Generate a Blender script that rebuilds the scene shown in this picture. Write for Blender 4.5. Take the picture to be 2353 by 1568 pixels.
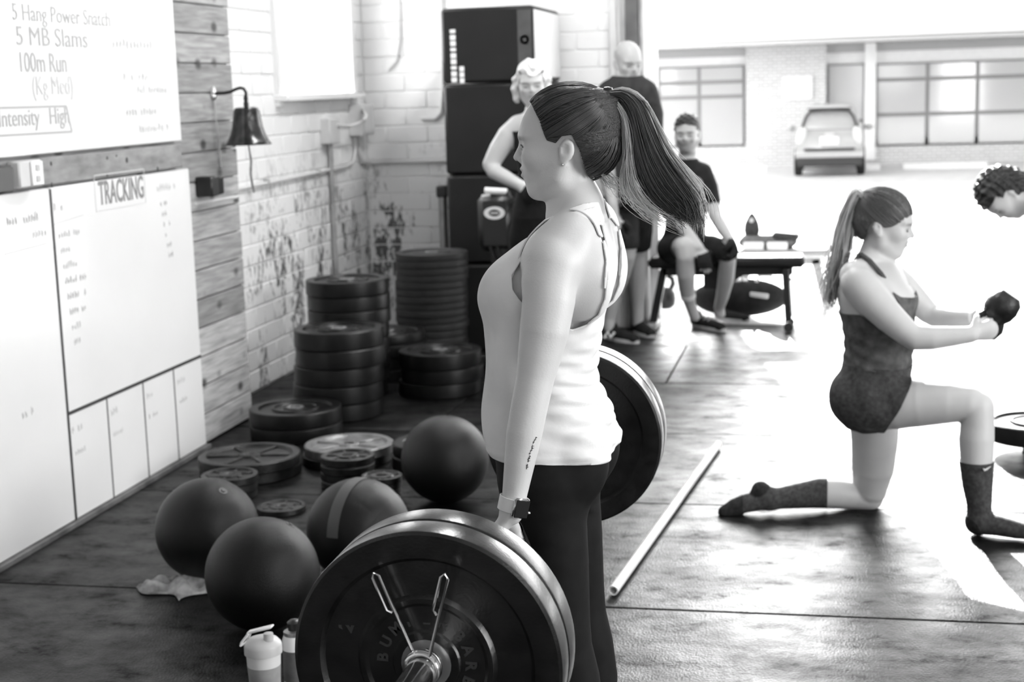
import bpy, math, random
import numpy as np
from mathutils import Vector, Matrix

for _o in list(bpy.data.objects):
    bpy.data.objects.remove(_o, do_unlink=True)
scene = bpy.context.scene
COL = scene.collection
RND = random.Random(7)
NPR = np.random.RandomState(11)

# ---------------------------------------------------------------- camera
F_PX, CX, CY, CAM_H = 3500.0, 1176.5, 784.0, 1.65


def _n(v):
    v = np.array(v, float)
    return v / np.linalg.norm(v)


_dY = _n((1920 - CX, CY - 180, -F_PX))
_p2 = _n((2920 - CX, CY - 180 + 31, -F_PX))
_up = _n(np.cross(_p2, _dY))
if _up[1] < 0:
    _up = -_up
_dX = np.cross(_dY, _up)
M = np.array([_dX, _dY, _up])          # camera -> world rotation
CAM = np.array([0, 0, CAM_H])

cam_data = bpy.data.cameras.new('camera')
cam_data.sensor_width = 36.0
cam_data.lens = F_PX / 2353.0 * 36.0
cam_data.clip_start = 0.05
cam_data.clip_end = 500
cam_data.dof.use_dof = True
cam_data.dof.focus_distance = 2.95
cam_data.dof.aperture_fstop = 5.6
cam = bpy.data.objects.new('camera', cam_data)
_m4 = Matrix.Identity(4)
for _i in range(3):
    for _j in range(3):
        _m4[_i][_j] = M[_i][_j]
_m4[2][3] = CAM_H
cam.matrix_world = _m4
COL.objects.link(cam)
scene.camera = cam

# ---------------------------------------------------------------- world, sun, exposure
scene.view_settings.view_transform = 'Standard'
scene.view_settings.look = 'None'
scene.view_settings.gamma = 1.0
scene.view_settings.use_curve_mapping = False
scene.view_settings.exposure = 0.75
world = bpy.data.worlds.new('world')
scene.world = world
world.use_nodes = True
_bg = world.node_tree.nodes['Background']
_sky = world.node_tree.nodes.new('ShaderNodeTexSky')
_sky.sky_type = 'NISHITA'
_sky.sun_disc = False
_sky.sun_elevation = math.radians(24)
_sky.sun_rotation = math.radians(-10.8)
_sky.altitude = 50
_sky.dust_density = 3.0
_bw = world.node_tree.nodes.new('ShaderNodeRGBToBW')          # black and white picture: the sky's luminance only
world.node_tree.links.new(_sky.outputs[0], _bw.inputs[0])
world.node_tree.links.new(_bw.outputs[0], _bg.inputs[0])
_bg.inputs[1].default_value = 0.48

SUN_DIR = Vector((0.19, -1.0, -0.45)).normalized()
_sd = bpy.data.lights.new('sun', 'SUN')
_sd.energy = 22.0
_sd.angle = math.radians(0.35)
sun = bpy.data.objects.new('sun', _sd)
sun.rotation_euler = SUN_DIR.to_track_quat('-Z', 'Y').to_euler()
COL.objects.link(sun)


def area_light(name, loc, target, sx, sy, power):
    d = bpy.data.lights.new(name, 'AREA')
    d.shape = 'RECTANGLE'
    d.size, d.size_y, d.energy = sx, sy, power
    o = bpy.data.objects.new(name, d)
    o.location = loc
    o.rotation_euler = (Vector(target) - Vector(loc)).to_track_quat('-Z', 'Y').to_euler()
    COL.objects.link(o)
    return o


# daylight from the open roll-up doors on the camera's side of the gym, and the ceiling strip lamps
area_light('daylight_side_door', (5.4, 3.2, 1.9), (-2.0, 4.6, 1.2), 4.0, 3.2, 245)
area_light('ceiling_strip_lamp', (0.8, 3.2, 3.85), (0.8, 3.2, 0), 0.3, 3.0, 20)
area_light('ceiling_strip_lamp', (-1.0, 7.4, 3.85), (-1.0, 7.4, 0), 0.3, 3.4, 75)


area_light('rear_fill_light', (2.2, -4.7, 2.1), (0.2, 3.0, 1.2), 3.0, 2.2, 60)  # added fill behind the camera to brighten camera-facing sides; no window there


def WD(px, py, depth):
    return CAM + depth * (M @ np.array(((px - CX) / F_PX, (CY - py) / F_PX, -1.0)))


def _ray(px, py):
    return M @ np.array(((px - CX) / F_PX, (CY - py) / F_PX, -1.0))


def W(px, py, Y):
    r = _ray(px, py)
    return CAM + r * (Y / r[1])


def WX(px, py, X):
    r = _ray(px, py)
    return CAM + r * (X / r[0])


def WF(px, py, z=0.0):
    r = _ray(px, py)
    return CAM + r * ((z - CAM_H) / r[2])


def depth_of(p):
    c = M.T @ (np.array(p, float) - CAM)
    return -c[2]


# ---------------------------------------------------------------- mesh helpers
def link(o, parent=None):
    COL.objects.link(o)
    if parent is not None:
        o.parent = parent
    return o


def tag(o, label=None, cat=None, group=None, kind=None):
    if label:
        o['label'] = label
    if cat:
        o['category'] = cat
    if group:
        o['group'] = group
    if kind:
        o['kind'] = kind
    return o


def empty(name, loc=(0, 0, 0), rz=0.0, parent=None):
    o = bpy.data.objects.new(name, None)
    o.empty_display_size = 0.1
    o.location = loc
    o.rotation_euler = (0, 0, rz)
    return link(o, parent)


def mesh_obj(name, verts, faces, mat, parent=None, smooth=True, angle=40):
    me = bpy.data.meshes.new(name)
    me.from_pydata([tuple(map(float, v)) for v in verts], [], [tuple(map(int, f)) for f in faces])
    me.update()
    finish(me, smooth, angle)
    if mat is not None:
        me.materials.append(mat)
    o = bpy.data.objects.new(name, me)
    return link(o, parent)


def finish(me, smooth=True, angle=40):
    if smooth:
        me.shade_smooth()
        if angle is not None:
            me.set_sharp_from_angle(angle=math.radians(angle))


class MB:
    """collects shapes into one mesh"""

    def __init__(s):
        s.v, s.f = [], []

    def add(s, vs, fs):
        b = len(s.v)
        s.v += [tuple(v) for v in vs]
        s.f += [tuple(b + i for i in f) for f in fs]
        return s

    def box(s, c, d, rot=None, bev=0.0):
        hx, hy, hz = d[0] / 2, d[1] / 2, d[2] / 2
        if bev <= 0:
            vs = [(x, y, z) for x in (-hx, hx) for y in (-hy, hy) for z in (-hz, hz)]
            fs = [(0, 1, 3, 2), (4, 6, 7, 5), (0, 4, 5, 1), (2, 3, 7, 6), (0, 2, 6, 4), (1, 5, 7, 3)]
        else:
            b = min(bev, hx * .9, hy * .9, hz * .9)
            vs, idx = [], {}
            for sx in (-1, 1):
                for sy in (-1, 1):
                    for sz in (-1, 1):
                        for a in range(3):
                            p = [sx * (hx - b), sy * (hy - b), sz * (hz - b)]
                            p[a] = (sx * hx, sy * hy, sz * hz)[a]
                            idx[(sx, sy, sz, a)] = len(vs)
                            vs.append(tuple(p))
            fs = []
            I = lambda x, y, z, a: idx[(x, y, z, a)]
            for q in (-1, 1):
                fs.append([I(q, -1, -1, 0), I(q, 1, -1, 0), I(q, 1, 1, 0), I(q, -1, 1, 0)][::q])
                fs.append([I(-1, q, -1, 1), I(-1, q, 1, 1), I(1, q, 1, 1), I(1, q, -1, 1)][::q])
                fs.append([I(-1, -1, q, 2), I(1, -1, q, 2), I(1, 1, q, 2), I(-1, 1, q, 2)][::q])
            for y in (-1, 1):
                for z in (-1, 1):
                    fs.append([I(-1, y, z, 1), I(1, y, z, 1), I(1, y, z, 2), I(-1, y, z, 2)][::-y * z])
                    fs.append([I(y, -1, z, 0), I(y, 1, z, 0), I(y, 1, z, 2), I(y, -1, z, 2)][::y * z])
                    fs.append([I(y, z, -1, 0), I(y, z, 1, 0), I(y, z, 1, 1), I(y, z, -1, 1)][::-y * z])
            for x in (-1, 1):
                for y in (-1, 1):
                    for z in (-1, 1):
                        fs.append([I(x, y, z, 0), I(x, y, z, 1), I(x, y, z, 2)][::x * y * z])
        if rot is not None:
            R = rot if isinstance(rot, Matrix) else Matrix.Rotation(rot, 3, 'Z')
            vs = [tuple(R @ Vector(v)) for v in vs]
        vs = [(v[0] + c[0], v[1] + c[1], v[2] + c[2]) for v in vs]
        return s.add(vs, fs)

    def lathe(s, prof, n=32, c=(0, 0, 0), axis='Z', close=False):
        """prof: list of (r, h); r = 0 ends are poles"""
        vs, rings = [], []
        for r, h in prof:
            if r <= 1e-7:
                rings.append([len(vs)])
                vs.append((0, 0, h))
            else:
                rings.append(list(range(len(vs), len(vs) + n)))
                vs += [(r * math.cos(2 * math.pi * k / n), r * math.sin(2 * math.pi * k / n), h) for k in range(n)]
        fs = []
        pairs = list(zip(rings[:-1], rings[1:]))
        if close:
            pairs.append((rings[-1], rings[0]))
        for a, b in pairs:
            for k in range(n):
                k2 = (k + 1) % n
                if len(a) == 1 and len(b) == 1:
                    continue
                if len(a) == 1:
                    fs.append((a[0], b[k2], b[k]))
                elif len(b) == 1:
                    fs.append((a[k], a[k2], b[0]))
                else:
                    fs.append((a[k], a[k2], b[k2], b[k]))
        if axis == 'Y':
            vs = [(x, z, -y) for x, y, z in vs]
        elif axis == 'X':
            vs = [(z, y, -x) for x, y, z in vs]
        elif isinstance(axis, (Vector, tuple, np.ndarray)) and not isinstance(axis, str):
            q = Vector((0, 0, 1)).rotation_difference(Vector(tuple(axis)))
            vs = [tuple(q @ Vector(v)) for v in vs]
        vs = [(v[0] + c[0], v[1] + c[1], v[2] + c[2]) for v in vs]
        return s.add(vs, fs)

    def tube(s, pts, r, n=10, cap=True):
        P = [Vector(tuple(map(float, p))) for p in pts]
        m = len(P)
        rs = r if isinstance(r, (list, tuple)) else [r] * m
        T = []
        for i in range(m):
            t = (P[min(i + 1, m - 1)] - P[max(i - 1, 0)])
            T.append(t.normalized())
        up = Vector((0, 0, 1)) if abs(T[0].z) < .9 else Vector((1, 0, 0))
        N = (up - T[0] * up.dot(T[0])).normalized()
        vs = []
        for i in range(m):
            if i:
                N = (N - T[i] * N.dot(T[i]))
                N = N.normalized() if N.length > 1e-6 else T[i].orthogonal().normalized()
            B = T[i].cross(N)
            for k in range(n):
                a = 2 * math.pi * k / n
                vs.append(tuple(P[i] + (N * math.cos(a) + B * math.sin(a)) * rs[i]))
        fs = [(i * n + k, i * n + (k + 1) % n, (i + 1) * n + (k + 1) % n, (i + 1) * n + k) for i in range(m - 1) for k in range(n)]
        if cap:
            fs.append(tuple(range(n))[::-1])
            fs.append(tuple((m - 1) * n + k for k in range(n)))
        return s.add(vs, fs)

    def bar(s, a, b, w, d, up=(0, 0, 1), bev=0.0):
        a, b = Vector(tuple(map(float, a))), Vector(tuple(map(float, b)))
        z = (b - a)
        L = z.length
        z.normalize()
        u = Vector(up)
        if abs(u.dot(z)) > .98:
            u = Vector((1, 0, 0))
        x = u.cross(z).normalized()
        y = z.cross(x)
        R = Matrix((x, y, z)).transposed()
        return s.box(tuple((a + b) / 2), (w, d, L), R, bev)

    def prism(s, poly, h0, h1, plane='XZ'):
        """poly: 2D points counter-clockwise, extruded between h0 and h1"""
        n = len(poly)
        f = {'XZ': lambda p, h: (p[0], h, p[1]), 'XY': lambda p, h: (p[0], p[1], h), 'YZ': lambda p, h: (h, p[0], p[1])}[plane]
        vs = [f(p, h0) for p in poly] + [f(p, h1) for p in poly]
        fs = [tuple(range(n)), tuple(range(2 * n - 1, n - 1, -1))]
        fs += [(i, n + i, n + (i + 1) % n, (i + 1) % n) for i in range(n)]
        return s.add(vs, fs)

    def ellipsoid(s, c, r, nu=20, nv=12, rot=None):
        vs, fs = [], []
        for j in range(nv + 1):
            th = math.pi * j / nv
            for i in range(nu):
                ph = 2 * math.pi * i / nu
                p = Vector((r[0] * math.sin(th) * math.cos(ph), r[1] * math.sin(th) * math.sin(ph), r[2] * math.cos(th)))
                if rot is not None:
                    p = rot @ p
                vs.append((p.x + c[0], p.y + c[1], p.z + c[2]))
        for j in range(nv):
            for i in range(nu):
                a, b = j * nu + i, j * nu + (i + 1) % nu
                if j == 0:
                    fs.append((a, a + nu, b + nu))
                elif j == nv - 1:
                    fs.append((a, a + nu, b))
                else:
                    fs.append((a, a + nu, b + nu, b))
        return s.add(vs, fs)

    def build(s, name, mat, parent=None, smooth=True, angle=40, loc=None):
        o = mesh_obj(name, s.v, s.f, mat, parent, smooth, angle)
        if loc is not None:
            o.location = loc
        return o


def copy_tree(o, parent=None):
    c = o.copy()
    COL.objects.link(c)
    c.parent = parent
    for ch in list(o.children):
        copy_tree(ch, c)
    return c


def text_mesh(name, s, size, mat, parent, origin, xdir, ydir, depth=0.0008, align='LEFT', bold=0.0, shear=0.0, sx=1.0):
    """flat lettering laid on a surface"""
    cu = bpy.data.curves.new(name, 'FONT')
    cu.body = s
    cu.size = size
    cu.extrude = depth
    cu.align_x = align
    cu.offset = bold
    cu.shear = shear
    cu.resolution_u = 3
    cu.materials.append(mat)
    o = bpy.data.objects.new(name, cu)
    x, y = Vector(tuple(xdir)).normalized(), Vector(tuple(ydir)).normalized()
    z = x.cross(y)
    m = Matrix((x * sx, y, z)).transposed().to_4x4()
    m.translation = Vector(tuple(map(float, origin)))
    link(o)
    dg = bpy.context.evaluated_depsgraph_get()
    me = bpy.data.meshes.new_from_object(o.evaluated_get(dg))
    me.name = name
    bpy.data.objects.remove(o, do_unlink=True)
    o = bpy.data.objects.new(name, me)
    if parent is not None:                       # parents of lettering sit at the origin or carry only a location
        m.translation = m.translation - parent.location
    me.transform(m)
    link(o, parent)
    return o


# ---------------------------------------------------------------- materials (the picture is black and white)
MATS = {}


def mat(name, g, rough=0.6, metal=0.0, spec=0.5, noise=0.0, nscale=8.0, bump=0.0, bscale=60.0, coat=0.0, alpha=None, emit=0.0, stretch=None, tone=False, dark=None, transl=0.0):
    m = bpy.data.materials.new(name)
    m.use_nodes = True
    nt = m.node_tree
    b = nt.nodes['Principled BSDF']
    b.inputs['Roughness'].default_value = rough
    b.inputs['Metallic'].default_value = metal
    b.inputs['Specular IOR Level'].default_value = spec
    b.inputs['Coat Weight'].default_value = coat
    b.inputs['Base Color'].default_value = (g, g, g, 1)
    if emit:
        b.inputs['Emission Color'].default_value = (1, 1, 1, 1)
        b.inputs['Emission Strength'].default_value = emit
    vec = None
    if noise or bump:
        tc = nt.nodes.new('ShaderNodeTexCoord')
        mp = nt.nodes.new('ShaderNodeMapping')
        nt.links.new(tc.outputs['Object'], mp.inputs['Vector'])
        if stretch:
            mp.inputs['Scale'].default_value = stretch
        vec = mp.outputs['Vector']
    if noise:
        tx = nt.nodes.new('ShaderNodeTexNoise')
        tx.inputs['Scale'].default_value = nscale
        tx.inputs['Detail'].default_value = 6
        nt.links.new(vec, tx.inputs['Vector'])
        mr = nt.nodes.new('ShaderNodeMapRange')
        mr.inputs['From Min'].default_value = 0.3
        mr.inputs['From Max'].default_value = 0.7
        mr.inputs['To Min'].default_value = max(0.0, g * (1 - noise)) if dark is None else dark
        mr.inputs['To Max'].default_value = g * (1 + noise) if dark is None else g
        nt.links.new(tx.outputs['Fac'], mr.inputs['Value'])
        src = mr.outputs['Result']
        if tone:
            at = nt.nodes.new('ShaderNodeAttribute')
            at.attribute_name = 'tone'
            mu = nt.nodes.new('ShaderNodeMath')
            mu.operation = 'MULTIPLY'
            nt.links.new(src, mu.inputs[0])
            nt.links.new(at.outputs['Fac'], mu.inputs[1])
            src = mu.outputs[0]
        nt.links.new(src, b.inputs['Base Color'])
    if bump:
        t2 = nt.nodes.new('ShaderNodeTexNoise')
        t2.inputs['Scale'].default_value = bscale
        t2.inputs['Detail'].default_value = 4
        nt.links.new(vec, t2.inputs['Vector'])
        bp = nt.nodes.new('ShaderNodeBump')
        bp.inputs['Strength'].default_value = bump
        bp.inputs['Distance'].default_value = 0.01
        nt.links.new(t2.outputs['Fac'], bp.inputs['Height'])
        nt.links.new(bp.outputs['Normal'], b.inputs['Normal'])
    if transl:
        out = nt.nodes['Material Output']
        tr = nt.nodes.new('ShaderNodeBsdfTranslucent')
        tr.inputs['Color'].default_value = (g, g, g, 1)
        mx = nt.nodes.new('ShaderNodeMixShader')
        mx.inputs[0].default_value = transl
        nt.links.new(b.outputs[0], mx.inputs[1])
        nt.links.new(tr.outputs[0], mx.inputs[2])
        nt.links.new(mx.outputs[0], out.inputs['Surface'])
    if alpha is not None:
        b.inputs['Alpha'].default_value = alpha
    MATS[name] = m
    return m


mat('rubber_black', 0.005, 0.34, spec=0.33, noise=0.4, nscale=20, bump=0.08, bscale=300)
mat('rubber_shiny', 0.010, 0.24, spec=0.7, noise=0.6, nscale=30, bump=0.04, bscale=200)
mat('rubber_soft', 0.016, 0.5, spec=0.6)
mat('rubber_thin', 0.010, 0.55, noise=0.5, nscale=14)
mat('iron_dark', 0.026, 0.38, metal=0.6, noise=0.5, nscale=18, bump=0.2, bscale=120)
mat('iron_light', 0.22, 0.35, metal=0.7, noise=0.4, nscale=22, bump=0.2, bscale=120)
mat('steel', 0.62, 0.22, metal=1.0)
mat('steel_dull', 0.4, 0.4, metal=0.9, noise=0.2)
mat('chrome', 0.8, 0.12, metal=1.0)
mat('ball_black', 0.003, 0.40, spec=0.3, noise=0.3, nscale=6, bump=0.25, bscale=420)
mat('ball_panel', 0.05, 0.45, spec=0.6, bump=0.25, bscale=420)
mat('white_board', 0.8, 0.18, spec=0.5, noise=0.02, nscale=3)
mat('board_grime', 0.74, 0.2, noise=0.03)
mat('marker', 0.10, 0.6)
mat('marker_faint', 0.60, 0.5)
mat('marker_mid', 0.42, 0.5)
mat('tape_black', 0.03, 0.5)
mat('white_paint', 0.8, 0.5, noise=0.05, nscale=4)
mat('white_gloss', 0.82, 0.25)
mat('trim_grey', 0.45, 0.5, noise=0.2)
mat('metal_grey', 0.35, 0.4, metal=0.3, noise=0.2)
mat('grey_box', 0.62, 0.5, noise=0.05)
mat('black_plastic', 0.015, 0.35)
mat('black_vinyl', 0.010, 0.5, spec=0.3, noise=0.2, nscale=4, bump=0.05, bscale=200)
mat('box_strip', 0.07, 0.5, noise=0.3, nscale=6)
mat('glare_shirt_white', 0.8, 0.4, noise=0.04)  # door glare on the foam boxes put into colour; also a white shirt
mat('print_white', 0.75, 0.6)
mat('skin', 0.62, 0.42, spec=0.4, noise=0.06, nscale=7, bump=0.06, bscale=260, tone=True)
mat('skin_pale', 0.52, 0.45, spec=0.4, noise=0.06, nscale=7, tone=True)
mat('skin_far', 0.46, 0.5, spec=0.35, noise=0.06, nscale=7, tone=True)
mat('hair_dark', 0.028, 0.38, spec=0.6, noise=0.7, nscale=10, stretch=(5, 30, 30), bump=0.5, bscale=12)
mat('hair_strand', 0.035, 0.35, spec=0.6)
mat('hair_backlit', 0.7, 0.4, spec=0.5, transl=0.5)  # pale colour stands in for sun backlight on the hair
mat('hair_mid', 0.07, 0.4, spec=0.5, noise=0.6, nscale=10, stretch=(8, 20, 8), bump=0.4, bscale=14)
mat('hair_mid_strand', 0.22, 0.4, spec=0.5, transl=0.2)
mat('hair_brown_strand', 0.07, 0.4, spec=0.5)
mat('hair_blonde', 0.62, 0.5, noise=0.25, nscale=30, bump=0.6, bscale=40)
mat('hair_black', 0.02, 0.5, noise=0.6, nscale=30, bump=0.8, bscale=50)
mat('shirt_white', 0.78, 0.75, spec=0.2, noise=0.05, nscale=12, bump=0.12, bscale=35)
mat('leggings', 0.009, 0.75, spec=0.15, noise=0.2, nscale=30)
mat('tank_dark', 0.085, 0.8, spec=0.2, noise=0.5, nscale=26, bump=0.3, bscale=40)
mat('shorts_dark', 0.05, 0.8, spec=0.2, noise=0.4, nscale=60, bump=0.2, bscale=60)
mat('sock_dark', 0.05, 0.85, spec=0.2, noise=0.4, nscale=70, bump=0.3, bscale=200)
mat('sock_black', 0.022, 0.85, spec=0.2, noise=0.4, nscale=70, bump=0.3, bscale=200)
mat('cloth_black', 0.016, 0.85, spec=0.2, noise=0.3, nscale=20, bump=0.2, bscale=30)
mat('cloth_grey', 0.14, 0.85, spec=0.2, noise=0.3, nscale=20)
mat('rag', 0.33, 0.8, noise=0.5, nscale=25, bump=0.3, bscale=60)
mat('band_white', 0.8, 0.4)
mat('watch_glass', 0.02, 0.08)
mat('eye_dark', 0.02, 0.15)
mat('shaker_lid', 0.55, 0.4)
mat('shaker_clear', 0.75, 0.3)
mat('shaker_fill', 0.34, 0.35, noise=0.25, nscale=14)
mat('concrete', 0.55, 0.85, noise=0.08, nscale=2)
mat('asphalt', 0.65, 0.9, noise=0.1, nscale=3)
mat('pvc', 0.8, 0.35)
mat('building_white', 0.8, 0.7, noise=0.03)
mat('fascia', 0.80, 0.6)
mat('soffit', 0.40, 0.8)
mat('window_frame', 0.2, 0.5)
mat('window_glass', 0.44, 0.08, spec=0.8)
mat('car_paint', 0.40, 0.3, metal=0.2, coat=0.6)
mat('car_dark', 0.035, 0.5)
mat('car_glass', 0.28, 0.1, spec=0.9)
mat('car_light', 0.7, 0.2)
mat('tyre', 0.02, 0.8)
mat('paint_wood', 0.3, 0.6, noise=0.3, nscale=6, stretch=(3, 1, 14))


def m_brick_painted():
    """white painted block with scuffs that have worn through low on the wall"""
    m = mat('brick_painted', 0.78, 0.6)
    nt = m.node_tree
    b = nt.nodes['Principled BSDF']
    geo = nt.nodes.new('ShaderNodeNewGeometry')
    sep = nt.nodes.new('ShaderNodeSeparateXYZ')
    nt.links.new(geo.outputs['Position'], sep.inputs[0])
    mp = nt.nodes.new('ShaderNodeMapping')
    mp.inputs['Scale'].default_value = (4.2, 4.2, 2.0)
    nt.links.new(geo.outputs['Position'], mp.inputs['Vector'])
    n1 = nt.nodes.new('ShaderNodeTexNoise')
    n1.inputs['Scale'].default_value = 1.1
    n1.inputs['Detail'].default_value = 3
    nt.links.new(mp.outputs[0], n1.inputs['Vector'])
    n2 = nt.nodes.new('ShaderNodeTexNoise')
    n2.inputs['Scale'].default_value = 7.5
    n2.inputs['Detail'].default_value = 5
    n2.inputs['Roughness'].default_value = 0.65
    nt.links.new(mp.outputs[0], n2.inputs['Vector'])
    # height band 0.35 .. 1.35 m where plates were leaned
    hb = nt.nodes.new('ShaderNodeMapRange')
    hb.inputs['From Min'].default_value = 1.38
    hb.inputs['From Max'].default_value = 0.85
    nt.links.new(sep.outputs['Z'], hb.inputs['Value'])
    yb = nt.nodes.new('ShaderNodeMapRange')
    yb.inputs['From Min'].default_value = 7.35
    yb.inputs['From Max'].default_value = 8.3
    nt.links.new(sep.outputs['Y'], yb.inputs['Value'])
    xb = nt.nodes.new('ShaderNodeMapRange')
    xb.inputs['From Min'].default_value = -2.35
    xb.inputs['From Max'].default_value = -2.75
    nt.links.new(sep.outputs['X'], xb.inputs['Value'])
    a0 = nt.nodes.new('ShaderNodeMath'); a0.operation = 'MULTIPLY'
    nt.links.new(hb.outputs[0], a0.inputs[0]); nt.links.new(yb.outputs[0], a0.inputs[1])
    a = nt.nodes.new('ShaderNodeMath'); a.operation = 'MULTIPLY'
    nt.links.new(a0.outputs[0], a.inputs[0]); nt.links.new(xb.outputs[0], a.inputs[1])
    s = nt.nodes.new('ShaderNodeMath'); s.operation = 'MULTIPLY'
    nt.links.new(n1.outputs['Fac'], s.inputs[0]); nt.links.new(n2.outputs['Fac'], s.inputs[1])
    s2 = nt.nodes.new('ShaderNodeMapRange')
    s2.inputs['From Min'].default_value = 0.283
    s2.inputs['From Max'].default_value = 0.335
    nt.links.new(s.outputs[0], s2.inputs['Value'])
    p = nt.nodes.new('ShaderNodeMath'); p.operation = 'MULTIPLY'
    nt.links.new(s2.outputs[0], p.inputs[0]); nt.links.new(a.outputs[0], p.inputs[1])
    mx = nt.nodes.new('ShaderNodeMix'); mx.data_type = 'RGBA'
    mx.inputs['A'].default_value = (.78, .78, .78, 1)
    mx.inputs['B'].default_value = (.10, .10, .10, 1)
    nt.links.new(p.outputs[0], mx.inputs['Factor'])
    nt.links.new(mx.outputs['Result'], b.inputs['Base Color'])
    bp = nt.nodes.new('ShaderNodeBump'); bp.inputs['Strength'].default_value = .25; bp.inputs['Distance'].default_value = .01
    nt.links.new(n2.outputs['Fac'], bp.inputs['Height']); nt.links.new(bp.outputs[0], b.inputs['Normal'])
    return m


def m_plank():
    """pale knotty boards: grain along the board, dark knots, a different tone per board"""
    m = mat('plank_wood', 0.5, 0.6)
    nt = m.node_tree
    b = nt.nodes['Principled BSDF']
    geo = nt.nodes.new('ShaderNodeNewGeometry')
    oi = nt.nodes.new('ShaderNodeObjectInfo')
    mp = nt.nodes.new('ShaderNodeMapping')
    mp.inputs['Scale'].default_value = (6, 1.2, 14)
    nt.links.new(geo.outputs['Position'], mp.inputs['Vector'])
    n1 = nt.nodes.new('ShaderNodeTexNoise'); n1.inputs['Scale'].default_value = 4; n1.inputs['Detail'].default_value = 7
    nt.links.new(mp.outputs[0], n1.inputs['Vector'])
    mp2 = nt.nodes.new('ShaderNodeMapping'); mp2.inputs['Scale'].default_value = (5, 4.5, 6.5)
    nt.links.new(geo.outputs['Position'], mp2.inputs['Vector'])
    vo = nt.nodes.new('ShaderNodeTexVoronoi'); vo.inputs['Scale'].default_value = 1.1; vo.inputs['Randomness'].default_value = 1
    nt.links.new(mp2.outputs[0], vo.inputs['Vector'])
    k = nt.nodes.new('ShaderNodeMapRange'); k.inputs['From Min'].default_value = .10; k.inputs['From Max'].default_value = .24
    nt.links.new(vo.outputs['Distance'], k.inputs['Value'])
    t = nt.nodes.new('ShaderNodeMapRange'); t.inputs['From Min'].default_value = .3; t.inputs['From Max'].default_value = .7
    t.inputs['To Min'].default_value = .26; t.inputs['To Max'].default_value = .52
    nt.links.new(n1.outputs['Fac'], t.inputs['Value'])
    r = nt.nodes.new('ShaderNodeMapRange'); r.inputs['To Min'].default_value = .6; r.inputs['To Max'].default_value = 1.2
    nt.links.new(oi.outputs['Random'], r.inputs['Value'])
    a = nt.nodes.new('ShaderNodeMath'); a.operation = 'MULTIPLY'
    nt.links.new(t.outputs[0], a.inputs[0]); nt.links.new(r.outputs[0], a.inputs[1])
    kk = nt.nodes.new('ShaderNodeMapRange'); kk.inputs['To Min'].default_value = .18; kk.inputs['To Max'].default_value = 1
    nt.links.new(k.outputs[0], kk.inputs['Value'])
    c = nt.nodes.new('ShaderNodeMath'); c.operation = 'MULTIPLY'
    nt.links.new(a.outputs[0], c.inputs[0]); nt.links.new(kk.outputs[0], c.inputs[1])
    nt.links.new(c.outputs[0], b.inputs['Base Color'])
    return m


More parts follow.
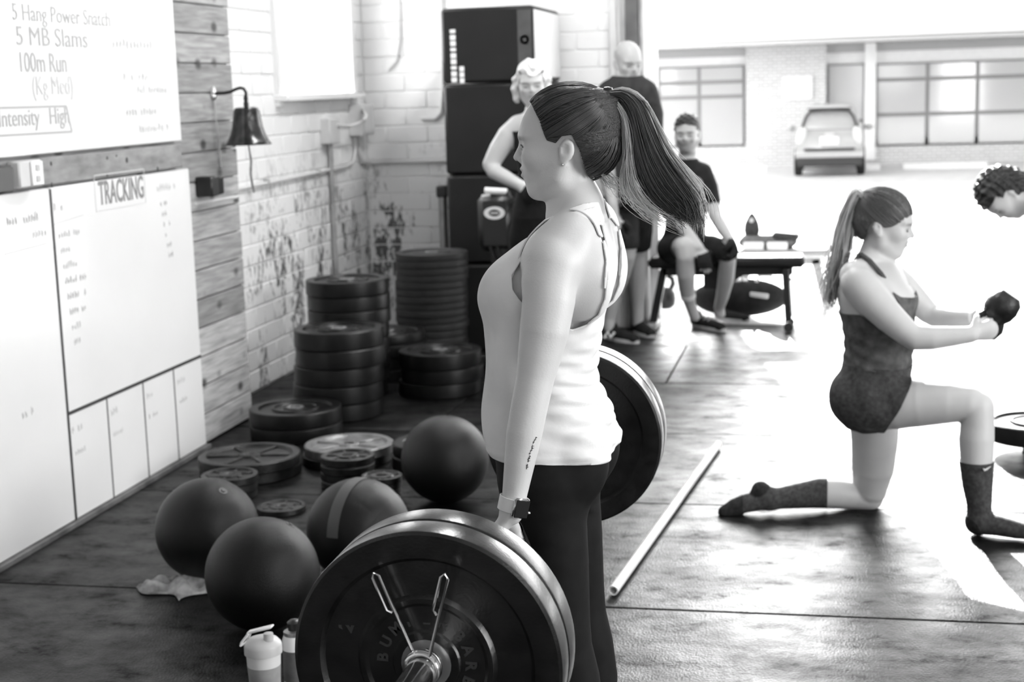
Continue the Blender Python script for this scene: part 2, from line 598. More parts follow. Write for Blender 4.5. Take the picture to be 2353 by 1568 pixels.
def m_mat():
    """black crumb-rubber gym matting, scuffed grey, slightly shiny"""
    m = mat('rubber_mat', 0.03, 0.4, spec=0.22)
    nt = m.node_tree
    b = nt.nodes['Principled BSDF']
    geo = nt.nodes.new('ShaderNodeNewGeometry')
    n1 = nt.nodes.new('ShaderNodeTexNoise'); n1.inputs['Scale'].default_value = 1.7; n1.inputs['Detail'].default_value = 8; n1.inputs['Roughness'].default_value = .65
    mp = nt.nodes.new('ShaderNodeMapping'); mp.inputs['Scale'].default_value = (1.5, 2.2, 1)
    nt.links.new(geo.outputs['Position'], mp.inputs['Vector'])
    nt.links.new(mp.outputs[0], n1.inputs['Vector'])
    n2 = nt.nodes.new('ShaderNodeTexNoise'); n2.inputs['Scale'].default_value = 130; n2.inputs['Detail'].default_value = 3
    nt.links.new(geo.outputs['Position'], n2.inputs['Vector'])
    r = nt.nodes.new('ShaderNodeMapRange'); r.inputs['From Min'].default_value = .3; r.inputs['From Max'].default_value = .7
    r.inputs['To Min'].default_value = .30; r.inputs['To Max'].default_value = .52
    nt.links.new(n1.outputs['Fac'], r.inputs['Value']); nt.links.new(r.outputs[0], b.inputs['Roughness'])
    g = nt.nodes.new('ShaderNodeMapRange'); g.inputs['From Min'].default_value = .35; g.inputs['From Max'].default_value = .7
    g.inputs['To Min'].default_value = .002; g.inputs['To Max'].default_value = .008
    nt.links.new(n1.outputs['Fac'], g.inputs['Value'])
    g2 = nt.nodes.new('ShaderNodeMapRange'); g2.inputs['From Min'].default_value = .35; g2.inputs['From Max'].default_value = .7
    g2.inputs['To Min'].default_value = .6; g2.inputs['To Max'].default_value = 1.6
    nt.links.new(n2.outputs['Fac'], g2.inputs['Value'])
    mu = nt.nodes.new('ShaderNodeMath'); mu.operation = 'MULTIPLY'
    nt.links.new(g.outputs[0], mu.inputs[0]); nt.links.new(g2.outputs[0], mu.inputs[1])
    nt.links.new(mu.outputs[0], b.inputs['Base Color'])
    bp = nt.nodes.new('ShaderNodeBump'); bp.inputs['Strength'].default_value = .6; bp.inputs['Distance'].default_value = .004
    nt.links.new(n2.outputs['Fac'], bp.inputs['Height']); nt.links.new(bp.outputs[0], b.inputs['Normal'])
    n3 = nt.nodes.new('ShaderNodeTexNoise'); n3.inputs['Scale'].default_value = 3.4; n3.inputs['Detail'].default_value = 9; n3.inputs['Roughness'].default_value = .72
    mp3 = nt.nodes.new('ShaderNodeMapping'); mp3.inputs['Scale'].default_value = (1.7, 2.4, 1); mp3.inputs['Location'].default_value = (3, 1, 0)
    nt.links.new(geo.outputs['Position'], mp3.inputs['Vector']); nt.links.new(mp3.outputs[0], n3.inputs['Vector'])
    sp = nt.nodes.new('ShaderNodeMapRange'); sp.inputs['From Min'].default_value = .36; sp.inputs['From Max'].default_value = .64
    sp.inputs['To Min'].default_value = .02; sp.inputs['To Max'].default_value = .33
    nt.links.new(n3.outputs['Fac'], sp.inputs['Value']); nt.links.new(sp.outputs[0], b.inputs['Specular IOR Level'])
    return m


def m_far_brick():
    m = mat('pier_brick', 0.4, 0.8)
    nt = m.node_tree
    b = nt.nodes['Principled BSDF']
    geo = nt.nodes.new('ShaderNodeNewGeometry')
    sp = nt.nodes.new('ShaderNodeSeparateXYZ'); cb = nt.nodes.new('ShaderNodeCombineXYZ')
    nt.links.new(geo.outputs['Position'], sp.inputs[0])
    nt.links.new(sp.outputs['X'], cb.inputs['X']); nt.links.new(sp.outputs['Z'], cb.inputs['Y'])
    br = nt.nodes.new('ShaderNodeTexBrick')
    br.inputs['Scale'].default_value = 1.0
    br.inputs['Brick Width'].default_value = .22; br.inputs['Row Height'].default_value = .075; br.inputs['Mortar Size'].default_value = .012
    br.inputs['Color1'].default_value = (.44, .44, .44, 1); br.inputs['Color2'].default_value = (.52, .52, .52, 1); br.inputs['Mortar'].default_value = (.68, .68, .68, 1)
    nt.links.new(cb.outputs[0], br.inputs['Vector']); nt.links.new(br.outputs['Color'], b.inputs['Base Color'])
    return m


m_brick_painted(); m_plank(); m_mat(); m_far_brick()
# ================================================================ structure
XL = -3.21          # face of the painted block wall
XB = -2.93          # face of the whiteboards
YB = 10.30          # face of the back wall
JX = float(W(1486, 400, YB)[0])   # left jamb of the roll-up door

floor = MB().box((1.2, 2.7, -0.07), (9.0, 15.6, 0.10)).build('floor', mat('slab', .2, .8), smooth=False)
tag(floor, kind='structure')
_rows = [-0.31, 0.925, 2.16, 3.395, 4.63, 5.865, 7.10, 8.335, 9.57, 10.45]
_mw = 3.66
_meshes = {}
for _k in range(len(_rows) - 1):
    y0, y1 = _rows[_k], _rows[_k + 1]
    off = -0.92 if _k % 2 == 1 else -1.95
    i = -3
    x = off - 3 * _mw
    while x < 4.6:
        x0, x1 = max(x, XL + .002), min(x + _mw, 5.0)
        if x1 - x0 > .15:
            key = (round(x1 - x0, 3), round(y1 - y0, 3))
            if key not in _meshes:
                o = MB().box((0, 0, 0), (key[0] - .006, key[1] - .006, .02), None, .004).build('floor_mat', MATS['rubber_mat'], floor)
                _meshes[key] = o.data
            else:
                o = bpy.data.objects.new('floor_mat', _meshes[key])
                link(o, floor)
            o.location = ((x0 + x1) / 2, (y0 + y1) / 2, -.010 + RND.uniform(-.0008, .0004))
        x += _mw

# ---- left wall: core, painted blocks, knotty boards
WIN_Y0, WIN_Y1, WIN_Z0, WIN_Z1 = 8.61, 9.97, 1.655, 3.0
wl = MB()
wl.box((XL - .107, 1.755, 2.0), (.20, 13.71, 4.04))
wl.box((XL - .107, (WIN_Y1 + YB + .2) / 2, 2.0), (.20, YB + .2 - WIN_Y1, 4.04))
wl.box((XL - .107, (WIN_Y0 + WIN_Y1) / 2, WIN_Z0 / 2 - .01), (.20, WIN_Y1 - WIN_Y0, WIN_Z0 + .02))
wl.box((XL - .107, (WIN_Y0 + WIN_Y1) / 2, (WIN_Z1 + 4) / 2), (.20, WIN_Y1 - WIN_Y0, 4 - WIN_Z1))
wall_left = wl.build('wall_left', MATS['white_paint'], smooth=False)
tag(wall_left, kind='structure')
BH, BL = .118, .30


def bricks(parent, spans, z_top, put):
    cache = {}
    for c in range(int(z_top / BH)):
        z = c * BH + BH / 2
        a0, a1, holes = spans
        p = a0 - (BL / 2 if c % 2 else 0)
        while p < a1:
            q0, q1 = max(p, a0), min(p + BL, a1)
            for h0, h1, hz0, hz1 in holes:
                if hz0 < z < hz1 and q1 > h0 and q0 < h1:
                    if q0 < h0 - .03:
                        q1 = h0
                    elif q1 > h1 + .03:
                        q0 = h1
                    else:
                        q0 = q1
            L = round(q1 - q0, 3)
            if L > .03:
                put(cache, parent, (q0 + q1) / 2, z, L)
            p += BL


def put_left(cache, parent, y, z, L):
    if L not in cache:
        o = MB().box((0, 0, 0), (.03, L - .008, BH - .008), None, .004).build('brick', MATS['brick_painted'], parent)
        cache[L] = o.data
    else:
        o = bpy.data.objects.new('brick', cache[L]); link(o, parent)
    o.location = (XL - .013 + RND.uniform(-.0025, .0025), y, z)


bricks(wall_left, (7.30, YB, [(WIN_Y0, WIN_Y1, WIN_Z0, WIN_Z1)]), 2.4, put_left)

PX = -2.965         # face of the boards
MB().box(((XL + PX - .02) / 2, 7.295 - 3.65, 1.6), (PX - .02 - XL, 7.3, 3.2)).build('furring', MATS['paint_wood'], wall_left, smooth=False)
for _k in range(18):
    z = .005 + _k * .139
    o = MB().box((0, 0, 0), (.02, 4.7, .134), None, .004).build('plank', MATS['plank_wood'], wall_left)
    o.location = (PX - .01 + RND.uniform(-.002, .002), 7.31 - 2.35, z + .0695)

# ---- window in the left wall
win = empty('window_1')
tag(win, 'bright white window high on the painted block wall', kind='structure')
f = MB()
f.box((XL + .01, WIN_Y0 - .035, (WIN_Z0 + WIN_Z1) / 2), (.05, .07, WIN_Z1 - WIN_Z0 + .14), None, .005)
f.box((XL + .01, WIN_Y1 + .035, (WIN_Z0 + WIN_Z1) / 2), (.05, .07, WIN_Z1 - WIN_Z0 + .14), None, .005)
f.box((XL + .01, (WIN_Y0 + WIN_Y1) / 2, WIN_Z1 + .035), (.05, WIN_Y1 - WIN_Y0, .07), None, .005)
f.build('window_frame', MATS['white_gloss'], win)
MB().box((XL + .03, (WIN_Y0 + WIN_Y1) / 2, WIN_Z0 - .02), (.12, WIN_Y1 - WIN_Y0 + .16, .04), None, .006).build('window_sill', MATS['white_gloss'], win)
MB().box((XL - .08, WIN_Y0 + .52, (WIN_Z0 + WIN_Z1) / 2), (.04, .035, WIN_Z1 - WIN_Z0), None, .004).build('mullion', MATS['white_gloss'], win)
m_pane = mat('window_pane', .9, .35, emit=1.6)
m_pane.node_tree.nodes['Principled BSDF'].inputs['Transmission Weight'].default_value = 1.0
m_pane.node_tree.nodes['Principled BSDF'].inputs['IOR'].default_value = 1.05
for y0, y1 in ((WIN_Y0, WIN_Y0 + .50), (WIN_Y0 + .54, WIN_Y1)):
    MB().box((XL - .09, (y0 + y1) / 2, (WIN_Z0 + WIN_Z1) / 2), (.006, y1 - y0, WIN_Z1 - WIN_Z0)).build('pane', m_pane, win, smooth=False)

# ---- back wall and the roll-up door opening
DOOR_TOP, DOOR_X1 = 3.35, 4.2
wb = MB()
wb.box(((XL - .22 + JX) / 2, YB + .107, 2.0), (JX - XL + .22, .2, 4.04))
wb.box(((JX + DOOR_X1) / 2, YB + .107, (DOOR_TOP + 4) / 2), (DOOR_X1 - JX, .2, 4.04 - DOOR_TOP))
wb.box(((DOOR_X1 + 5.7) / 2, YB + .107, 2.0), (5.7 - DOOR_X1, .2, 4.04))
wall_back = wb.build('wall_back', MATS['white_paint'], smooth=False)
tag(wall_back, kind='structure')


def put_back(cache, parent, x, z, L):
    if L not in cache:
        o = MB().box((0, 0, 0), (L - .008, .03, BH - .008), None, .004).build('brick', MATS['brick_painted'], parent)
        cache[L] = o.data
    else:
        o = bpy.data.objects.new('brick', cache[L]); link(o, parent)
    o.location = (x, YB + .015 + RND.uniform(-.0025, .0025), z)


bricks(wall_back, (XL, JX - .20, []), 2.4, put_back)

wr = MB()
wr.box((5.7, 6.5, 2.0), (.2, 8.0, 4.04))
wr.box((5.7, -3.45, 2.0), (.2, 3.3, 4.04))
wr.box((5.7, .35, 3.75), (.2, 4.3, .54))
wr = wr.build('wall_right', MATS['white_paint'], smooth=False)
wf = MB().box((1.2, -5.15, 2.0), (9.2, .2, 4.04)).build('wall_front', MATS['white_paint'], smooth=False)
tag(wf, kind='structure')
tag(wr, kind='structure')
ceil = MB().box((1.2, 2.7, 4.1), (9.2, 15.8, .12)).build('ceiling', mat('ceiling_paint', .45, .8), smooth=False)
tag(ceil, kind='structure')

# door frame: steel post, guide track and white outer jamb
fr = empty('trim_1')
tag(fr, 'steel guide track and posts at the side of the open roll-up door', kind='structure')
xa = float(W(1400, 100, YB)[0])
MB().box((xa + .03, YB - .02, 2.0), (.05, .05, 3.98), None, .005).build('conduit_post', MATS['grey_box'], fr)
MB().box((xa + .10, YB - .015, 2.0), (.035, .03, 3.98), None, .004).build('inner_post', MATS['trim_grey'], fr)
MB().box((JX - .075, YB - .04, 2.0), (.085, .09, 3.98), None, .006).build('guide_track', mat('track_steel', .13, .5, metal=.3, noise=.3, nscale=5), fr)
MB().box((JX - .018, YB - .03, 2.0), (.022, .08, 3.98), None, .003).build('track_lip', MATS['metal_grey'], fr)
MB().box((JX + .03, YB + .2, 1.9), (.06, .12, 3.8), None, .005).build('outer_jamb', MATS['white_gloss'], fr)

# ---- outside ground
g0 = MB()
g0.add([(-40, 10.42, -.02), (40, 10.42, -.02), (40, 24, -.42), (-40, 24, -.42), (40, 60, -.42), (-40, 60, -.42)], [(0, 1, 2, 3), (3, 2, 4, 5)])
ground = g0.build('ground', MATS['asphalt'], smooth=False)
tag(ground, kind='structure')

# ================================================================ building across the car park
BY = 38.0


def bx(px0, py0, px1, py1, d, Y=BY, front=None):
    """box spanning a rectangle on the facade plane, d deep towards the viewer"""
    a, b = W(px0, py0, Y), W(px1, py1, Y)
    x0, x1, z0, z1 = min(a[0], b[0]), max(a[0], b[0]), min(a[2], b[2]), max(a[2], b[2])
    return ((x0 + x1) / 2, Y - d / 2, (z0 + z1) / 2), (x1 - x0, d, z1 - z0)


bld = empty('shop_building', (0, BY, -.42))
tag(bld, 'low pale shop building with deep eaves and dark framed windows across the car park', 'building')


def bpart(name, m, c, d, parent=bld, bev=0.0):
    o = MB().box((0, 0, 0), d, None, bev).build(name, MATS[m], parent, smooth=False)
    p = Vector(c)
    if parent is bld:
        o.location = p - bld.location
    else:
        o.location = p - parent.location - bld.location
    return o


bpart('wall', 'building_white', (0, BY + 3, 1.3), (36, 6, 3.5))
bpart('fascia', 'fascia', (0, BY + .5, 3.15), (37, 4.8, 1.15))
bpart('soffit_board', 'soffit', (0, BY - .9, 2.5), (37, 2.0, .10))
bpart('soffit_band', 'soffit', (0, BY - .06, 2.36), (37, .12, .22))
c_, d_ = bx(1716, 130, 1898, 362, .35); d_ = (d_[0], d_[1], 2.9); bpart('brick_pier', 'pier_brick', (c_[0], c_[1], 1.03), d_)
bpart('plinth', 'pier_brick', (0, BY - .04, -.12), (36, .10, .62))
s_ = bpart('wall_sign', 'fascia', (bx(1800, 176, 1866, 227, .06)[0][0], BY - .39, bx(1800, 176, 1866, 227, .06)[0][2]), (.70, .06, .55))


def bwindow(px0, py0, px1, py1, vs, hs):
    c, d = bx(px0, py0, px1, py1, .12)
    fr_ = bpart('window', 'window_frame', (c[0], BY - .04, c[2]), (d[0], .10, d[2]))
    xs = [0] + vs + [1]
    zs = [0] + hs + [1]
    for i in range(len(xs) - 1):
        for j in range(len(zs) - 1):
            w_, h_ = d[0] * (xs[i + 1] - xs[i]), d[2] * (zs[j + 1] - zs[j])
            bpart('pane', 'window_glass', (c[0] - d[0] / 2 + d[0] * (xs[i] + xs[i + 1]) / 2, BY - .10, c[2] - d[2] / 2 + d[2] * (zs[j] + zs[j + 1]) / 2), (w_ - .09, .03, h_ - .09), fr_)


bwindow(1440, 158, 1712, 336, [.28, .62], [.62, .8])
bwindow(2013, 146, 2500, 326, [.245, .48, .74], [.38, .8])
dr = bwindow(1901, 148, 1986, 372, [], [.42])
bpart('white_column', 'fascia', (bx(1986, 100, 2012, 330, .2)[0][0], BY - .12, 1.2), (.26, .24, 3.0))

# wheel stops in the car park
for _x0, _x1, _l in ((2075, 2268, 'long white concrete wheel stop to the right of the parked car'), (1990, 2022, 'short white concrete wheel stop close beside the parked car'), (1560, 1760, 'white concrete wheel stop to the left of the parked car')):
    a = WF(_x0, 378, -.42); b = WF(_x1, 376, -.42)
    a, b = np.array(a), np.array(b)
    yy = 35.6
    a, b = W(_x0, 378, yy), W(_x1, 376, yy)
    m_ = MB().prism([(-.09, 0), (.09, 0), (.06, .13), (-.06, .13)], 0, 1, 'YZ')
    m_.v = [(a[0] + v[0] * (b[0] - a[0]), yy + v[1], -.42 + v[2]) for v in m_.v]
    tag(m_.build('wheel_stop', MATS['fascia'], smooth=False), _l, 'kerb', 'wheel stops in the car park')

# ---- parked hatchback, seen from behind
YC = 33.4
cl, cr = W(1822, 390, YC)[0], W(1990, 390, YC)[0]
car = empty('hatchback_car', ((cl + cr) / 2, YC, -.42))
tag(car, 'small grey hatchback parked facing the shop with its tail to the gym', 'car')
CW = (cr - cl)
kx = CW / 1.66


def car_loft(rings, name, m, parent=car):
    """rings: (y, half width bottom, half width top, z0, z1)"""
    vs, fs, n = [], [], 16
    for y, wb_, wt_, z0, z1 in rings:
        for k in range(n):
            a = 2 * math.pi * (k + .5) / n
            ca, sa = math.cos(a), math.sin(a)
            u = math.copysign(abs(ca) ** .45, ca)
            v = math.copysign(abs(sa) ** .45, sa)
            t = (v + 1) / 2
            vs.append((u * (wb_ + (wt_ - wb_) * t) * kx, y, z0 + (z1 - z0) * t))
    for i in range(len(rings) - 1):
        for k in range(n):
            fs.append((i * n + k, i * n + (k + 1) % n, (i + 1) * n + (k + 1) % n, (i + 1) * n + k))
    fs.append(tuple(range(n))[::-1])
    fs.append(tuple((len(rings) - 1) * n + k for k in range(n)))
    return mesh_obj(name, vs, fs, MATS[m], parent, True, 50)


car_loft([(0, .76, .70, .36, .80), (.06, .81, .74, .30, .96), (.5, .83, .74, .28, 1.0), (2.6, .83, .74, .28, .98), (3.3, .80, .70, .30, .86), (3.6, .66, .6, .36, .74)], 'body', 'car_paint')
cab = car_loft([(.10, .72, .55, .92, 1.16), (.28, .74, .57, .92, 1.46), (.7, .75, .58, .92, 1.53), (1.6, .75, .58, .92, 1.53), (2.5, .72, .50, .92, 1.0)], 'cabin', 'car_paint')
rw = MB()
rw.add([(-.60 * kx, .085, .98), (.60 * kx, .085, .98), (.47 * kx, .275, 1.40), (-.47 * kx, .275, 1.40), (-.60 * kx, .12, .98), (.60 * kx, .12, .98), (.47 * kx, .30, 1.40), (-.47 * kx, .30, 1.40)],
       [(0, 1, 2, 3), (7, 6, 5, 4), (0, 3, 7, 4), (1, 5, 6, 2), (3, 2, 6, 7), (0, 4, 5, 1)])
rw.build('rear_window', MATS['car_glass'], car)
MB().box((0, .20, 1.435), (1.0 * kx, .12, .03), None, .01).build('spoiler', MATS['car_dark'], car)
MB().tube([(-.62 * kx, .07, 1.06), (-.54 * kx, .15, 1.28), (-.44 * kx, .235, 1.39), (0, .255, 1.41), (.44 * kx, .235, 1.39), (.54 * kx, .15, 1.28), (.62 * kx, .07, 1.06)], .024, 8).build('window_seal', MATS['car_dark'], car)
MB().box((0, .02, .47), (1.56 * kx, .10, .20), None, .04).build('bumper', MATS['car_paint'], car)
MB().box((0, .00, .315), (1.50 * kx, .10, .20), None, .03).build('bumper_valance', MATS['car_dark'], car)
MB().box((0, -.03, .58), (1.16 * kx, .04, .05), None, .01).build('bumper_groove', MATS['car_dark'], car)
MB().box((0, -.02, .76), (.40, .03, .19), None, .02).build('number_plate', MATS['fascia'], car)
MB().box((0, -.02, .90), (.20, .03, .05), None, .01).build('badge', MATS['car_light'], car)
for sx in (-1, 1):
    MB().ellipsoid((sx * .64 * kx, .04, .86), (.10, .07, .20), rot=Matrix.Rotation(sx * -.25, 3, 'Y')).build('tail_lamp', MATS['car_light'], car)
    MB().ellipsoid((sx * .93 * kx, 2.0, .98), (.10, .06, .07)).build('wing_mirror', MATS['car_paint'], car)
    for yy in (.62, 2.9):
        MB().lathe([(0, -.09), (.2, -.09), (.29, -.08), (.30, -.05), (.30, .05), (.29, .08), (.2, .09), (0, .09)], 24, (sx * .72 * kx, yy, .30), 'X').build('wheel', MATS['tyre'], car)

# tall unseen block added beyond the wall to cast shade across the doorway
nb = empty('shade_caster_block', (-.60 - .19 * (31 - 10.3) - 6, 29, -.42))
tag(nb, 'unseen tall brick block added beyond the back wall to shade the doorway', 'building')
MB().box((0, 0, 7.5), (12, 4, 15)).build('wall', MATS['pier_brick'], nb, smooth=False)
MB().box((0, 0, 15.1), (12.3, 4.3, .3)).build('parapet', MATS['fascia'], nb, smooth=False)
for _i in range(4):
    for _j in range(3):
        MB().box((-4.2 + 2.8 * _i, -2.03, 3 + 4 * _j), (1.2, .1, 1.6)).build('window', MATS['window_glass'], nb, smooth=False)
mat('marker_dark', 0.22, 0.5)
# ================================================================ whiteboards
Yd = (0, 1, 0)
Zd = (0, 0, 1)


def wall_text(s, y, z, size, m, parent, sx=1.0, bold=0.0, shear=0.0, rot=0.0):
    x = Vector((0, math.cos(rot), math.sin(rot)))
    u = Vector((0, -math.sin(rot), math.cos(rot)))
    o_ = text_mesh('lettering', s, size, MATS[m], parent, (XB + .0012, y, z), x, u, .0004, 'LEFT', bold, shear, sx)
    o_['kind'] = 'stuff'
    return o_


def scribble(n, y, z, size, m, parent, sx=1.0):
    """a line of handwriting too blurred to read: n pen-drawn loops"""
    rnd = random.Random(int(y * 1000) + int(z * 777) + n)
    hh, wd = size * .62, size * .46 * sx
    mb = MB()
    for i in range(n):
        if i and rnd.random() < .12:
            continue
        y0 = y + i * wd
        pts = [(y0 + wd * rnd.uniform(.05, .2), z + hh * rnd.uniform(.5, 1)), (y0 + wd * rnd.uniform(.1, .3), z + hh * rnd.uniform(0, .1)), (y0 + wd * rnd.uniform(.4, .6), z + hh * rnd.uniform(.55, 1)), (y0 + wd * rnd.uniform(.6, .8), z + hh * rnd.uniform(0, .3))]
        mb.tube([(XB + .0002, a, b) for a, b in pts], size * .022, 4)
    o_ = mb.build('handwriting', MATS[m], parent)
    o_['kind'] = 'stuff'
    return o_


def strip(name, y0, z0, y1, z1, w, m, parent, x=None):
    mb = MB().bar((0, y0, z0), (0, y1, z1), .0016, w, (1, 0, 0))
    x = XB + .0012 if x is None else x
    mb = MB()
    d = Vector((0, y1 - y0, z1 - z0)).normalized()
    nrm = Vector((0, -d.z, d.y)) * (w / 2)
    pts = [Vector((x, y0, z0)) - nrm, Vector((x, y1, z1)) - nrm, Vector((x, y1, z1)) + nrm, Vector((x, y0, z0)) + nrm]
    vs = [tuple(p) for p in pts] + [(p.x - .0015, p.y, p.z) for p in pts]
    mb.add(vs, [(0, 1, 2, 3), (7, 6, 5, 4), (0, 4, 5, 1), (1, 5, 6, 2), (2, 6, 7, 3), (3, 7, 4, 0)])
    return mb.build(name, MATS[m], parent, smooth=False)


ub = MB().box((XB - .012, 5.02, 2.06), (.024, 3.112, 1.203), None, .004).build('whiteboard', MATS['white_board'])
tag(ub, 'upper whiteboard with the handwritten workout list, above the grey board', 'whiteboard')
ZU = [WX(30, 45, XB), WX(40, 100, XB), WX(45, 165, XB), WX(75, 215, XB)]
wall_text('5 Hang Power Snatch', WX(28, 50, XB)[1], WX(28, 45, XB)[2], .088, 'marker_mid', ub, 1.02)
wall_text('5 MB Slams', WX(36, 98, XB)[1], WX(36, 103, XB)[2], .10, 'marker_mid', ub, 1.2)
wall_text('100m Run', WX(42, 163, XB)[1], WX(42, 165, XB)[2], .105, 'marker_mid', ub, .85)
wall_text('(Kg Med)', WX(74, 214, XB)[1], WX(74, 218, XB)[2], .10, 'marker_faint', ub, .85)
wall_text('Intensity   High', 5.01, WX(2, 292, XB)[2], .09, 'marker_mid', ub, .95)
ya, yb_ = WX(0, 245, XB)[1] - .3, WX(152, 244, XB)[1]
za, zb = WX(0, 311, XB)[2], WX(0, 247, XB)[2]
strip('ruled_line', ya, zb, yb_, WX(152, 244, XB)[2], .008, 'marker_mid', ub)
strip('ruled_line', ya, za, yb_ + .03, WX(158, 303, XB)[2], .008, 'marker_mid', ub)
strip('ruled_line', yb_, WX(152, 244, XB)[2], yb_ + .03, WX(158, 303, XB)[2], .008, 'marker_mid', ub)
scribble(7, WX(283, 185, XB)[1], WX(283, 187, XB)[2], .07, 'marker_faint', ub, 1.1)
scribble(12, WX(258, 105, XB)[1], WX(258, 112, XB)[2], .07, 'marker_faint', ub, 1.0)
scribble(11, WX(315, 212, XB)[1], WX(315, 216, XB)[2], .06, 'marker_faint', ub, 1.0)
scribble(11, WX(290, 268, XB)[1], WX(290, 268, XB)[2], .06, 'marker_faint', ub, 1.0)
scribble(11, WX(320, 303, XB)[1], WX(320, 306, XB)[2], .06, 'marker_faint', ub, 1.0)
strip('ruled_line', WX(285, 186, XB)[1], WX(285, 186, XB)[2] - .015, WX(350, 186, XB)[1], WX(285, 186, XB)[2] - .015, .004, 'marker_faint', ub)

DIV = 5.335
for nm_, y0, y1, lab in (('whiteboard', 3.46, DIV - .003, 'lower whiteboard at the edge of the picture, blank but for faint notes'), ('whiteboard', DIV + .003, 6.632, 'lower whiteboard headed TRACKING, ruled with black tape')):
    o = MB().box((XB - .010, (y0 + y1) / 2, .675), (.020, y1 - y0, 1.31), None, .004).build(nm_, MATS['white_board'])
    tag(o, lab, 'whiteboard')
    if y0 < 5:
        lb1 = o
    else:
        lb2 = o
strip('tape_line', DIV + .006, .02, DIV + .006, 1.325, .012, 'tape_black', lb2, XB + .001)
strip('tape_line', DIV + .008, .447, 6.63, .447, .014, 'tape_black', lb2, XB + .0016)
for y in (5.665, 6.003, 6.318):
    strip('tape_line', y, .02, y, .442, .009, 'tape_black', lb2)
y_, z_ = WX(228, 468, XB)[1], WX(228, 468, XB)[2]
wall_text('TRACKING', y_, z_ - .005, .135, 'marker_dark', lb2, .62, .002)
ye = y_ + .43
for a in ((y_ - .03, z_ - .03, ye, z_ - .03), (y_ - .03, z_ + .115, ye, z_ + .115), (y_ - .03, z_ - .03, y_ - .03, z_ + .115), (ye, z_ - .03, ye, z_ + .115)):
    strip('ruled_line', a[0], a[1], a[2], a[3], .004, 'marker_faint', lb2)
scribble(8, WX(360, 435, XB)[1], 1.245, .06, 'marker_faint', lb2, .9)
for i, s in enumerate(('xxxx', 'xxx', 'xxxx', 'xxx', 'xxx', 'xxx')):
    scribble(len(s), WX(368, 470, XB)[1] + .01 * i, 1.18 - i * .047, .045, 'marker_mid', lb2, .9)
scribble(4, WX(122, 480, XB)[1], 1.235, .06, 'marker_faint', lb2)
strip('ruled_line', WX(124, 495, XB)[1], 1.19, WX(190, 480, XB)[1], 1.205, .004, 'marker_faint', lb2)
for i, s in enumerate(('x' * 9, 'x' * 4, 'x' * 6, 'x' * 9, 'x' * 8, 'x' * 8, 'x' * 4, 'x' * 3)):
    scribble(len(s), WX(132, 515, XB)[1] + .008 * i, 1.13 - i * .061, .05, 'marker_mid' if i in (3, 4, 5) else 'marker_faint', lb2, .85)
for i, s in enumerate(('x' * 4, 'x' * 3, 'x' * 3, 'x' * 4)):
    scribble(len(s), (5.36, 5.69, 6.03, 6.35)[i], .36, .055, 'marker_faint', lb2, .9)
    scribble(5, (5.37, 5.70, 6.04, 6.36)[i], .27, .045, 'marker_faint', lb2, .9)
scribble(12, WX(12, 485, XB)[1], 1.21, .07, 'marker_faint', lb1, .6)
scribble(5, WX(70, 492, XB)[1], 1.15, .06, 'marker_faint', lb1, .8)
scribble(4, 5.0, .50, .06, 'marker_faint', lb1, .8)
strip('ruled_line', WX(5, 520, XB)[1], 1.115, WX(105, 502, XB)[1], 1.125, .004, 'marker_faint', lb1)
# grey board between the whiteboards, with the electrical box
o = MB().box((XB - .012, 5.02, 1.393), (.022, 3.10, .106), None, .004).build('rail_board', mat('rail_wood', .25, .6, noise=.35, nscale=7, stretch=(1, 1, 3)))
tag(o, 'grey knotty board running between the upper and lower whiteboards', 'board')
for (px, py, r) in ((247, 363, .008), (292, 368, .013), (247, 402, .008), (118, 376, .009), (363, 388, .010), (268, 358, .006), (120, 425, .010)):
    p = WX(px, py, XB)
    MB().lathe([(0, 0), (r, 0), (r * .8, .001), (0, .001)], 10, (XB - .001, p[1], p[2]), 'X').build('knot', MATS['tape_black'], o)
eb = empty('socket_box', (XB, 5.02 + .0, 1.39))
p0, p1 = WX(28, 405, XB + .02), WX(82, 400, XB + .02)
tag(eb, 'pale grey socket box with a white cover on the grey board', 'socket')
eb.location = (0, 0, 0)
MB().box((XB + .025, (p0[1] + p1[1]) / 2, 1.395), (.05, p1[1] - p0[1], .098), None, .006).build('box', MATS['grey_box'], eb)
MB().box((XB + .053, (p0[1] + p1[1]) / 2 + .035, 1.395), (.008, .085, .09), None, .004).build('cover', MATS['white_gloss'], eb)
for dz in (-.02, .02):
    MB().box((XB + .058, (p0[1] + p1[1]) / 2 + .035, 1.395 + dz), (.002, .028, .022), None, .001).build('socket_slot', MATS['trim_grey'], eb)
o = MB().box((XB + .03, p0[1] - .13, 1.385), (.06, .16, .10), None, .01).build('cable_clamp', MATS['black_plastic'])
tag(o, 'black cable clamp at the edge of the picture beside the socket box', 'clamp')
# base trim under the boards
o = MB().box((XB + .004, 5.0, .008), (.03, 3.3, .022), None, .003).build('baseboard_left', mat('base_wood', .12, .6, noise=.5, nscale=9))
tag(o, kind='structure')

